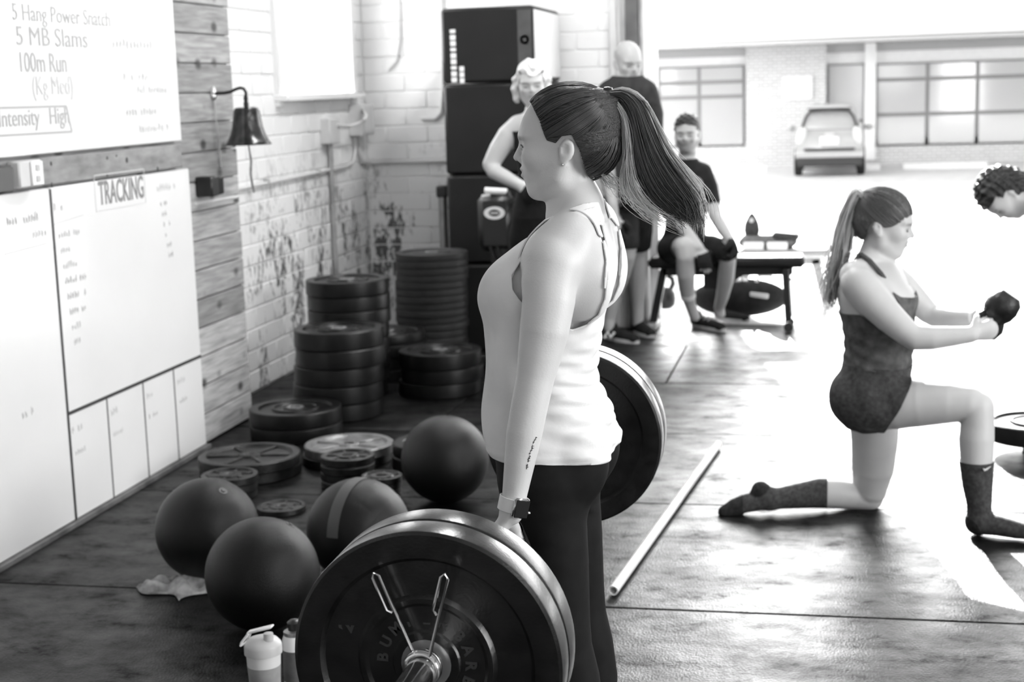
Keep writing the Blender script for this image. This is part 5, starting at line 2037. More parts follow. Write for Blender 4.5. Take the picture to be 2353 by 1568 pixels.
    for m_ in (lambda p: vl(p), mir):
        S.chain([m_(P(1335, 470, YM - .01)), m_(P(1322, 525, 2.955))], [.036, .044], .03)
        S.ell(m_(P(1340, 640, 2.96)), (.060, .040, .090), .03)
        S.ell(m_(P(1172, 672, 3.0)), (.055, .060, .060), .04)
        S.ell(m_(P(1326, 1062, 2.985)), (.069, .080, .094), .012)
    SV, SQ = S.mesh(.0045, None, 2)
    yrel = SV[:, 1] - YM
    X_, Z_ = SV[:, 0], SV[:, 2]
    ah = [P(a, b, 2.93) for a, b in ((1338, 508), (1300, 524), (1240, 566), (1196, 602), (1177, 632), (1181, 664), (1200, 690), (1235, 725), (1280, 752), (1312, 762), (1344, 752), (1372, 728), (1388, 690), (1394, 640), (1393, 598), (1384, 548), (1366, 514))]
    ga = poly_in(X_, Z_, [(p[0], p[2]) for p in ah])
    side = np.abs(yrel) > .05
    g = np.where(side, -ga, 1)
    # neckline: scooped at front and back
    n0, n1, n2, n3 = P(1236, 524, YM), P(1290, 497, YM), P(1338, 479, YM), P(1376, 474, YM)
    top = np.interp(X_, [n0[0] - .06, n0[0], n1[0], n2[0], n3[0]], [n0[2] + .03, n0[2], n1[2], n2[2] + .004, n3[2] + .004])
    cen = np.clip(1 - (np.abs(yrel) / .065) ** 4, 0, 1)
    front = np.clip((n1[0] - X_) / .06, 0, 1)
    g = np.minimum(g, top - cen * (.02 + .045 * front) - Z_)
    hp = [P(1130, 1042, 2.98), P(1160, 1058, 2.94), P(1240, 1070, 2.89), P(1350, 1071, 2.91), P(1405, 1056, 2.99)]
    zhem = np.interp(X_, [p[0] for p in hp], [p[2] for p in hp])
    g = np.minimum(g, Z_ - zhem)

    def folds(V):
        z, y, x = V[:, 2] + 0, V[:, 1] + off[1] - YM, V[:, 0] + off[0]
        w_ = np.exp(-((z - 1.02) / .10) ** 2)
        back = np.clip((x + .60) / .12, 0, 1)
        f_ = .0052 * np.sin(z * 165 + 9 * x + 3 * np.sin(y * 16 + x * 9)) + .0032 * np.sin(z * 250 - 22 * x + 4 * np.sin(y * 21 + z * 14))
        fr = .004 * np.sin(x * 60 + z * 26) * np.exp(-((z - 1.0) / .16) ** 2) * (1 - back)
        hem = .0025 * np.exp(-((z - (zhem.mean() + .012)) / .006) ** 2)
        return w_ * back * f_ + fr + hem
    garment('tank_top', SV - off, SQ, g, .001, MATS['shirt_white'], lifter, .003, folds)
    # straps follow the shoulders closely
    T_ = [(1128, 640), (1142, 603), (1184, 560), (1236, 519), (1290, 492), (1338, 474), (1382, 470), (1406, 512), (1422, 590), (1420, 660), (1390, 660), (1393, 598), (1384, 548), (1366, 516), (1338, 511), (1300, 526), (1240, 568), (1198, 604), (1182, 650)]
    pg = [(P(a, b, 2.965)[0], P(a, b, 2.965)[2]) for a, b in T_]
    yr = np.abs(V[:, 1] - YM)
    gs_ = np.minimum(poly_in(V[:, 0], V[:, 2], pg), np.minimum(yr - .038, .135 - yr))
    for q in (-1, 1):
        garment('shoulder_strap', V - off, Q, np.minimum(gs_, q * (V[:, 1] - YM)), .0055, MATS['shirt_white'], lifter, .003)
    # ---- shoes (below the frame)
    for m_ in (lambda p: vl(p), mir):
        ank = m_(lp[-1])
        Fs = Field()
        Fs.chain([(ank[0] + .02, ank[1], .045), (ank[0] - .05, ank[1], .050), (ank[0] - .15, ank[1], .035)], [.044, .043, .036], .01, ((0, 0, 1), .95))
        sv, sq = Fs.mesh(.006)
        sv[:, 2] = np.maximum(sv[:, 2], .004)
        np_mesh('shoe', sv - off, sq, MATS['cloth_black'], lifter)

    # ---- hair: drawn back tight to the tie
    Hf = Field()
    Hf.ell(hd.p(-.010, 0, .047), (.100, .0785, .088), .01, hd.ax())
    Hf.ell(hd.p(-.045, 0, .010), (.066, .066, .070), .03, hd.ax())
    Hf.chain([hd.p(-.085, 0, .085), hd.p(-.098, 0, .096)], [.035, .018], .04)
    HV, HQ = Hf.mesh(.0030, None, 2)
    f, l, u = hd.loc(HV)
    poly = [(.085, .16), (.074, .105), (.055, .086), (.040, .062), (.026, .022), (.008, .016), (-.006, .030), (-.026, .032), (-.040, .004), (-.048, -.036), (-.060, -.056), (-.11, -.06), (-.17, -.03), (-.17, .16)]
    gh = poly_in(f, u, poly)
    d_ = lambda Vv: .0006 * np.sin(260 * (hd.loc(Vv + off)[2] - .55 * hd.loc(Vv + off)[0] * (hd.loc(Vv + off)[2] - .09) * 12)) + .0004 * np.sin(520 * hd.loc(Vv + off)[2] + 60 * hd.loc(Vv + off)[0])
    cap = garment('hair', HV - off, HQ, gh, .0, MATS['hair_dark'], lifter, .002, d_)
    # combed strands over the cap running back to the tie
    hl = [(.074, .108), (.058, .088), (.042, .064), (.028, .026), (.006, .030), (-.024, .034), (-.038, .0), (-.047, -.034), (-.058, -.05)]
    comb(hd, 560, MATS['hair_strand'], lifter, off, hl, random.Random(5))
    # tie and ponytail
    tp = P(1396, 219, YM)
    ax_ = Vector((.9, 0, -.1)).normalized()
    MB().lathe([(.010, -.010), (.016, -.008), (.0175, 0), (.016, .008), (.010, .010)], 20, tuple(tp - off), ax_, close=True).build('hair_tie', MATS['black_plastic'], lifter)
    gd = [[(1398, 214), (1432, 211), (1470, 232), (1497, 287), (1524, 349), (1560, 405), (1595, 460), (1606, 515)],
          [(1398, 217), (1432, 218), (1462, 248), (1482, 305), (1504, 365), (1540, 425), (1580, 472), (1598, 505)],
          [(1398, 219), (1428, 226), (1452, 262), (1467, 320), (1484, 380), (1512, 438), (1552, 482), (1578, 505)],
          [(1398, 221), (1424, 232), (1444, 272), (1455, 330), (1462, 388), (1484, 440), (1522, 478), (1550, 502)]]
    mk = lambda L_, dy: [P(a, b, YM + dy) - off for a, b in L_]
    guides = [mk(gd[0], -.012), mk(gd[1], -.020), mk(gd[2], -.016), mk(gd[3], -.006), mk(gd[2], .014), mk(gd[1], .020), mk(gd[0], .010)]
    o = strands('ponytail', guides, 620, MATS['hair_strand'], lifter, .0015, .0035, random.Random(8), wav=.003, seg=18); o['kind'] = 'stuff'
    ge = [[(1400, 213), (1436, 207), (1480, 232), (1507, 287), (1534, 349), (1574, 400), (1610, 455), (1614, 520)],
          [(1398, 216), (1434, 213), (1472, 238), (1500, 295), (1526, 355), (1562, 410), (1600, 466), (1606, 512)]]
    o = strands('sunlit_strands', [mk(ge[0], .01), mk(ge[1], .02)], 90, MATS['hair_backlit'], lifter, .0010, .006, random.Random(9), wav=.006, seg=18); o['kind'] = 'stuff'  # sun on the tail's edge painted by the pale strand colour
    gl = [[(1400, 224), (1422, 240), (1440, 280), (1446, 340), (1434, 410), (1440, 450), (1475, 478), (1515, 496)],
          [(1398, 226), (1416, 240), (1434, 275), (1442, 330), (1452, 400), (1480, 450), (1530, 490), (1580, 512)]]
    o = strands('backlit_strands', [mk(gl[0], .004), mk(gl[1], -.014), mk(gl[0], -.02)], 130, MATS['hair_backlit'], lifter, .0009, .006, random.Random(10), wav=.006, seg=18); o['kind'] = 'stuff'  # backlight put into the pale strand colour
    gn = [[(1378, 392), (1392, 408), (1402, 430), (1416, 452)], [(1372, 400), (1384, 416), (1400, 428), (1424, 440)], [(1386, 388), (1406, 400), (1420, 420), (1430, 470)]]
    o = strands('nape_wisps', [mk(gn[0], -.02), mk(gn[1], 0), mk(gn[2], .02)], 46, MATS['hair_backlit'], lifter, .0006, .005, random.Random(12), wav=.008, seg=12); o['kind'] = 'stuff'
    # face details
    for q in (-1, 1):
        pts = [hd.p(.0905 - .004, q * .014, .030), hd.p(.083, q * .030, .036), hd.p(.068, q * .046, .034)]
        MB().tube([tuple(p - off) for p in pts], [.0022, .0028, .0014], 6).build('eyebrow', MATS['hair_strand'], lifter)
        pts = [hd.p(.0850, q * .022, .0105), hd.p(.0868, q * .031, .0125), hd.p(.0800, q * .044, .0085)]
        MB().tube([tuple(p - off) for p in pts], .0014, 6).build('eyelash', MATS['hair_strand'], lifter)
        MB().ellipsoid(tuple(hd.p(.0832, q * .030, .0055) - off), (.0045, .0048, .0045), 12, 8).build('eye', MATS['eye_dark'], lifter)
        MB().ellipsoid(tuple(hd.p(-.006, q * .0805, -.026) - off), (.0026, .0026, .0026), 10, 8).build('ear_stud', MATS['steel'], lifter)
    # wrist watch on the near arm
    wp = vl(P(1180, 1158, 2.802)); wa = _n(vl(ap[-1]) - vl(ap[-2]))
    ws = empty('wrist_watch')
    ws.location = wp
    tag(ws, 'white strapped square wrist watch on the lifter\'s near wrist', 'watch')
    q_ = Vector((0, 0, 1)).rotation_difference(Vector(wa))
    sb = MB().lathe([(.0285, -.014), (.0298, -.013), (.0298, .013), (.0285, .014), (.0250, .013), (.0250, -.013)], 36, (0, 0, 0), tuple(wa), close=True)
    sb.build('strap', MATS['band_white'], ws)
    view = _n(vl((.62, -.78, .05)))
    view = _n(view - wa * (view @ wa))
    xx = np.cross(view, wa)
    Rm = Matrix((Vector(xx), Vector(view), Vector(wa))).transposed()
    c = view * .0325
    MB().box(tuple(c), (.034, .011, .040), Rm, .005).build('case', MATS['steel'], ws)
    MB().box(tuple(c + view * .0052), (.029, .003, .035), Rm, .0012).build('screen', MATS['watch_glass'], ws)
    MB().lathe([(0, 0), (.0035, 0), (.0035, .004), (0, .004)], 10, tuple(c - wa * -.008 + xx * .017), tuple(xx)).build('crown', MATS['steel'], ws)
    # small line tattoo along the forearm
    tm = MB()
    T_ = tris_of(Q)
    rnd = random.Random(4)
    cand = V[(V[:, 1] < 2.83) & (V[:, 2] > .85) & (V[:, 2] < 1.08)]
    for k in range(12):
        t = k / 11
        px, py = 1239 - 21 * t - 4 * math.sin(t * 3), 1006 + 72 * t
        r0 = _ray(px, py)
        d0 = cand - CAM
        tt = d0 @ r0 / (r0 @ r0)
        dist = np.linalg.norm(d0 - tt[:, None] * r0, axis=1)
        sel = np.where(dist < .006)[0]
        if len(sel) == 0:
            continue
        c0 = cand[sel[np.argmin(tt[sel])]]
        up_ = vl((0, -.0008, .0014))
        a_ = vl((.0028, 0, .001)) * rnd.uniform(.7, 1.3)
        b_ = vl((.0006, 0, .0030)) * rnd.uniform(.6, 1.3)
        o_ = c0 + vl((0, -.0012, 0)) - off
        tm.tube([tuple(o_ - a_), tuple(o_ + a_)], .0005, 4)
        tm.tube([tuple(o_ - b_), tuple(o_ + b_)], .0005, 4)
    if tm.v:
        o = tm.build('tattoo', MATS['sock_black'], lifter); o['kind'] = 'stuff'
    return lifter


build_lifter()
# ================================================================ the kneeling woman with a kettlebell
def build_kneeler():
    Y0 = 5.76
    P = W
    kn = empty('person', (float(P(2000, 1165, Y0)[0]), Y0, 0))
    tag(kn, 'person in a dark tank top and shorts kneeling on one knee holding a kettlebell', 'person')
    off = vl(kn.location)
    B = Field()
    sil = [(597, 1965, 2052, .06), (612, 1944, 2066, .105), (630, 1934, 2078, .140), (655, 1926, 2088, .158), (680, 1924, 2096, .158), (705, 1928, 2100, .152), (740, 1937, 2099, .142), (775, 1942, 2097, .136), (815, 1942, 2094, .138), (840, 1938, 2091, .146),
           (875, 1929, 2086, .165), (905, 1922, 2074, .172), (940, 1928, 2056, .168), (968, 1944, 2040, .150)]
    rows = [(P((a + b) / 2, y, Y0)[2], P(a, y, Y0)[0], P(b, y, Y0)[0], Y0, hw) for y, a, b, hw in sil]
    B.loft(rows, .03, 2.25)
    B.chain([P(2018, 545, Y0), P(2012, 585, Y0), P(2005, 615, Y0)], [.050, .052, .066], .03)
    armn = [(1962, 634, 5.625, .052), (1972, 652, 5.60, .064), (2005, 690, 5.58, .062), (2042, 728, 5.565, .056), (2080, 762, 5.54, .047), (2102, 777, 5.53, .043), (2140, 777, 5.53, .042), (2190, 773, 5.54, .035), (2230, 769, 5.55, .029)]
    armf = [(2055, 640, 5.90, .050), (2070, 655, 5.91, .056), (2098, 683, 5.92, .050), (2130, 716, 5.92, .043), (2148, 727, 5.91, .040), (2180, 730, 5.87, .038), (2215, 731, 5.81, .032), (2243, 730, 5.77, .027)]
    an, af = [P(a, b, c) for a, b, c, r in armn], [P(a, b, c) for a, b, c, r in armf]
    B.chain(an, [q[3] for q in armn], .035)
    B.chain(af, [q[3] for q in armf], .03)
    B.chain([P(2000, 590, Y0 - .02), P(1975, 628, 5.66)], [.036, .042], .04)
    B.chain([P(2020, 592, Y0 + .02), P(2045, 628, 5.88)], [.034, .040], .04)
    B.ell(P(2066, 690, 5.70), (.055, .06, .055), .03)
    B.ell(P(2072, 690, 5.83), (.055, .06, .055), .03)
    B.ell(P(1962, 915, 5.70), (.085, .09, .095), .04)
    B.ell(P(1968, 915, 5.84), (.085, .08, .095), .04)
    thn = [(2010, 925, 5.675, .098), (2060, 928, 5.66, .094), (2110, 927, 5.64, .086), (2174, 926, 5.62, .075), (2225, 928, 5.605, .064), (2246, 936, 5.60, .058), (2246, 975, 5.595, .059), (2244, 1010, 5.59, .062), (2244, 1054, 5.585, .058), (2246, 1110, 5.575, .050), (2250, 1160, 5.565, .040), (2250, 1192, 5.56, .038)]
    tn = [P(a, b, c) for a, b, c, r in thn]
    B.chain(tn, [q[3] for q in thn], .03)
    ft = [(2247, 1203, 5.56, .036), (2290, 1208, 5.535, .033), (2335, 1218, 5.515, .028), (2362, 1224, 5.50, .022)]
    fp = [P(a, b, c) for a, b, c, r in ft]
    B.chain(fp, [q[3] for q in ft], .025)
    thf = [(2008, 950, 5.83, .094), (2010, 1010, 5.85, .088), (2006, 1075, 5.865, .080), (1999, 1125, 5.875, .064), (1996, 1143, 5.88, .055), (1965, 1140, 5.87, .052), (1925, 1135, 5.85, .055), (1885, 1134, 5.83, .053), (1830, 1141, 5.80, .043), (1772, 1148, 5.77, .034)]
    tf = [P(a, b, c) for a, b, c, r in thf]
    B.chain(tf, [q[3] for q in thf], .03)
    B.chain([P(1772, 1147, 5.77), P(1748, 1128, 5.76)], [.034, .030], .02)
    B.chain([P(1765, 1148, 5.765), P(1720, 1156, 5.75), P(1690, 1166, 5.74), P(1664, 1177, 5.73)], [.034, .032, .028, .018], .02)
    # head, bowed a little
    ear = P(2021, 527, 5.68)
    f_ = _n((.985, -.10, -.17))
    hd = Head((ear[0] + .014, Y0, ear[2]), f_, (.17, 0, .985), 1.07)
    hd.build(B, 1.15)
    # hands on the handle
    hc = P(2262, 757, 5.655)
    hand(B, an[-1], _n(vl(P(2285, 757, 5.59)) - an[-1]), (0.1, 1, .1), (-.2, 0, 1), .92, (.75, 1.2, .9), thumb=(.5, .7))
    hand(B, af[-1], _n(vl(P(2285, 752, 5.70)) - af[-1]), (0.1, -1, -.1), (-.2, 0, 1), .90, (.75, 1.2, .9), thumb=(.5, .7))
    V, Q = B.mesh(.0058, (1.02, 1.30, .0040), 2)
    V[:, 2] = np.maximum(V[:, 2], .004)
    np_mesh('body', V - off, Q, MATS['skin_pale'], kn, hd.tone(V, None, .5))
    X_, Z_ = V[:, 0], V[:, 2]
    pw = lambda pts, Y: [(P(a, b, Y)[0], P(a, b, Y)[2]) for a, b in pts]
    exA = np.full(len(V), 1.0)
    for ch in (armn, armf):
        pts = [P(a, b, c) for a, b, c, r in ch]
        for i in range(len(pts) - 1):
            t, d, L = seg_t(V, pts[i], pts[i + 1])
            lim = ch[i][3] + .012 if i > 0 else ch[i][3] - .01
            exA = np.minimum(exA, d - lim)
    shorts = poly_in(X_, Z_, pw([(1900, 832), (2100, 842), (2092, 868), (2066, 918), (2016, 998), (1985, 1000), (1950, 992), (1880, 950), (1880, 860)], 5.72))
    garment('shorts', V - off, Q, np.minimum(shorts, exA), .008, MATS['shorts_dark'], kn, .003, lambda v: .002 * np.sin(v[:, 0] * 60 + v[:, 2] * 30))
    tank = poly_in(X_, Z_, pw([(1905, 718), (1978, 711), (2015, 730), (2040, 704), (2044, 660), (2066, 674), (2090, 678), (2118, 680), (2118, 846), (1905, 838)], 5.74))
    garment('tank_top', V - off, Q, np.minimum(tank, exA + .004), .006, MATS['tank_dark'], kn, .002, lambda v: .0025 * np.sin(v[:, 2] * 130 + v[:, 0] * 40 + 2 * np.sin(v[:, 1] * 25)) * np.clip((.78 - v[:, 2]) / .1, 0, 1))
    for pts in ([(1978, 584, 5.67), (1998, 598, 5.645), (2024, 628, 5.63), (2044, 656, 5.64), (2048, 672, 5.645)], [(2044, 602, 5.84), (2062, 622, 5.845), (2082, 652, 5.845), (2092, 672, 5.83)], [(1978, 584, 5.67), (1955, 612, 5.68), (1946, 660, 5.70), (1950, 712, 5.70)]):
        MB().tube([tuple(P(*p) - off) for p in pts], .0085, 8).build('strap', MATS['tank_dark'], kn)
    # socks
    xs = P(1901, 1130, 5.84)[0]
    g1 = np.minimum(xs - X_, .30 - Z_)
    zs_ = P(2244, 1060, 5.58)[2]
    g2 = np.minimum(zs_ - Z_, X_ - P(2185, 1060, 5.58)[0])
    garment('sock', V - off, Q, g1, .004, MATS['sock_dark'], kn, .002)
    garment('sock', V - off, Q, g2, .004, MATS['sock_dark'], kn, .002)
    xh = P(1760, 1130, 5.77)
    g3 = np.minimum(.040 - np.linalg.norm(V - vl(P(1742, 1120, 5.755)), axis=1), xs - X_)
    garment('sock_heel', V - off, Q, g3, .0062, MATS['sock_black'], kn, .002)
    garment('sock_toe', V - off, Q, np.minimum(P(1708, 1160, 5.745)[0] - X_, .2 - Z_), .0062, MATS['sock_black'], kn, .002)
    garment('sock_heel', V - off, Q, np.minimum(.042 - np.linalg.norm(V - vl(P(2232, 1212, 5.55)), axis=1), g2), .0062, MATS['sock_black'], kn, .002)
    tk = [P(2259, 1077, 5.519), P(2262, 1081, 5.518), P(2267, 1079, 5.518), P(2277, 1072, 5.525)]
    MB().tube([tuple(p - off) for p in tk], [.001, .0045, .0035, .0008], 8).build('sock_logo', MATS['print_white'], kn)
    # hair
    H = Field()
    H.ell(hd.p(-.010, 0, .047), [q * 1.07 for q in (.101, .080, .089)], .01, hd.ax())
    H.ell(hd.p(-.045, 0, .012), [q * 1.07 for q in (.068, .066, .070)], .03, hd.ax())
    HV, HQ = H.mesh(.0045, None, 2)
    f, l, u = hd.loc(HV)
    poly = [(.105, .16), (.100, .075), (.082, .052), (.060, .030), (.034, .010), (.008, .004), (-.004, .026), (-.026, .030), (-.040, .0), (-.050, -.040), (-.062, -.060), (-.12, -.06), (-.17, -.03), (-.17, .16)]
    garment('hair', HV - off, HQ, poly_in(f, u, poly), .0, MATS['hair_mid'], kn, .002)
    comb(hd, 420, MATS['hair_brown_strand'], kn, off, [(.098, .076), (.082, .054), (.060, .032), (.034, .012), (.008, .008), (-.010, .030), (-.026, .030), (-.040, .0), (-.050, -.040), (-.060, -.056)], random.Random(31), .001, .002)
    for q in (-1, 1):
        MB().tube([tuple(hd.p(.088, q * .014, .029) - off), tuple(hd.p(.082, q * .030, .034) - off), tuple(hd.p(.068, q * .045, .030) - off)], [.002, .0028, .0015], 6).build('eyebrow', MATS['hair_mid'], kn)
        MB().tube([tuple(hd.p(.0855, q * .021, .0035) - off), tuple(hd.p(.0865, q * .031, .0005) - off), tuple(hd.p(.078, q * .045, .003) - off)], .0018, 6).build('eyelash', MATS['hair_strand'], kn)
    tp = P(1981, 457, Y0)
    MB().lathe([(.008, -.010), (.017, -.008), (.019, 0), (.017, .008), (.008, .010)], 16, tuple(tp - off), Vector((-.8, 0, .3)).normalized(), close=True).build('hair_tie', MATS['black_plastic'], kn)
    mk = lambda L_, dy: [P(a, b, Y0 + dy) - off for a, b in L_]
    gd = [[(1983, 455), (1970, 440), (1950, 462), (1930, 510), (1918, 560), (1910, 620), (1908, 660), (1905, 700)],
          [(1983, 457), (1972, 446), (1958, 470), (1944, 515), (1932, 565), (1922, 615), (1916, 655), (1912, 690)],
          [(1983, 459), (1975, 452), (1966, 478), (1958, 520), (1950, 560), (1938, 600), (1926, 640), (1920, 672)]]
    G = [mk(gd[0], -.015), mk(gd[1], -.03), mk(gd[2], -.012), mk(gd[1], .025), mk(gd[0], .015)]
    o = strands('ponytail', G, 330, MATS['hair_mid_strand'], kn, .0021, .005, random.Random(21), wav=.006); o['kind'] = 'stuff'
    o = strands('backlit_strands', G, 190, MATS['hair_backlit'], kn, .0019, .015, random.Random(22), wav=.010); o['kind'] = 'stuff'  # sunlit streaks painted with pale strands
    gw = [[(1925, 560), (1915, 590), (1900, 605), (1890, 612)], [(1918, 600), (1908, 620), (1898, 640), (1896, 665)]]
    o = strands('loose_strands', [mk(gw[0], 0), mk(gw[1], -.02)], 22, MATS['hair_backlit'], kn, .0013, .008, random.Random(23), wav=.01, seg=10); o['kind'] = 'stuff'
    # wristband on the far arm
    wa = _n(vl(af[-1]) - vl(af[-2]))
    MB().lathe([(.028, -.008), (.031, -.007), (.031, .007), (.028, .008)], 20, tuple(vl(af[-1]) - wa * .004 - off), tuple(wa), close=True).build('wristband', MATS['band_white'], kn)
    # kettlebell held on its side
    kb_ = kettlebell('kettlebell', .061, 'iron_dark')
    c1, c0 = vl(P(2299, 709, 5.655)), vl(P(2262, 757, 5.655))
    ax_ = _n(c0 - c1)                    # from the bell towards the handle
    q_ = Vector((0, 0, 1)).rotation_difference(Vector(ax_))
    kb_.rotation_mode = 'QUATERNION'
    kb_.rotation_quaternion = q_ @ Vector((0, 0, 1)).rotation_difference(Vector((0, 0, 1)))
    base = c1 - ax_ * .061
    kb_.location = base
    tag(kb_, 'small dark kettlebell held bottom-up in the kneeling person\'s hands', 'kettlebell')
    return kn


build_kneeler()


# ================================================================ the people at the back
def shoe(name, heel, toe, parent, off, m='cloth_black', h=.075, w=.040, sole=True):
    heel, toe = vl(heel), vl(toe)
    d = _n((toe - heel) * np.array((1, 1, 0)))
    L = np.linalg.norm((toe - heel)[:2])
    F_ = Field()
    F_.chain([heel + d * .035 + vl((0, 0, h * .62)), heel + d * L * .45 + vl((0, 0, h * .50)), toe - d * .035 + vl((0, 0, h * .36))], [w * 1.0, w * 1.0, w * .85], .01, ((0, 0, 1), .85))
    F_.chain([heel + d * .035 + vl((0, 0, h * .9)), heel + d * .05 + vl((0, 0, h * 1.05))], [w * .85, w * .8], .02)
    V, Q = F_.mesh(.008)
    zf = min(heel[2], toe[2])
    V[:, 2] = np.maximum(V[:, 2], zf + .012)
    up = np_mesh(name, V - off, Q, MATS[m], parent)
    if sole:
        n = 22
        pr = []
        for k in range(n):
            a = 2 * math.pi * k / n
            c_, s_ = math.cos(a), math.sin(a)
            side = vl((-d[1], d[0], 0))
            p = (heel + toe) / 2 + d * c_ * (L / 2 + .006) + side * s_ * (w + .006) * (1 - .12 * c_ * 0)
            pr.append(p)
        vs = [(p[0], p[1], zf + .002) for p in pr] + [(p[0], p[1], zf + .024) for p in pr]
        fs = [tuple(range(n))[::-1], tuple(range(n, 2 * n))] + [(k, (k + 1) % n, n + (k + 1) % n, n + k) for k in range(n)]
        o = mesh_obj('sole', [vl(v) - off for v in vs], fs, MATS['trim_grey'], up)
    return up


def arm_excl(V, chains, pad=.012):
    g = np.full(len(V), 1.0)
    for ch in chains:
        for i in range(len(ch) - 1):
            t, d, L = seg_t(V, ch[i][0], ch[i + 1][0])
            g = np.minimum(g, d - max(ch[i][1], ch[i + 1][1]) - pad)
    return g


def along(V, chain, frac0, frac1, pad=.02):
    """positive on the stretch of a limb between two fractions of its length"""
    segs = [np.linalg.norm(vl(chain[i + 1][0]) - vl(chain[i][0])) for i in range(len(chain) - 1)]
    tot = sum(segs)
    best = np.full(len(V), 1e9); pos = np.zeros(len(V)); rad = np.zeros(len(V))
    acc = 0
    for i, L in enumerate(segs):
        t, d, _ = seg_t(V, chain[i][0], chain[i + 1][0])
        tc = np.clip(t, 0, 1) if 0 < i < len(segs) - 1 else (np.minimum(t, 1) if i == 0 else np.maximum(t, 0))
        if len(segs) == 1:
            tc = t
        m = d < best
        best = np.where(m, d, best); pos = np.where(m, acc + tc * L, pos); rad = np.where(m, max(chain[i][1], chain[i + 1][1]), rad)
        acc += L
    return np.minimum(np.minimum(pos - frac0 * tot, frac1 * tot - pos), rad + pad - best)


def C(lst):
    return [(W(a, b, c), r) for a, b, c, r in lst]


def limb(B, ch, k=.03):
    B.chain([p for p, r in ch], [r for p, r in ch], k)


def trunk(B, sil, Y, k=.03, depth=.11, lean=0.0):
    """trunk seen from the front: sil = (py, x_left, x_right, half depth)"""
    rows = []
    for y, a, b, hd_ in sil:
        p0, p1 = W(a, y, Y), W(b, y, Y)
        rows.append(((p0[2] + p1[2]) / 2, p0[0], p1[0], Y + lean * ((p0[2] + p1[2]) / 2), hd_))
    B.loft(rows, k, 2.3)
    return rows


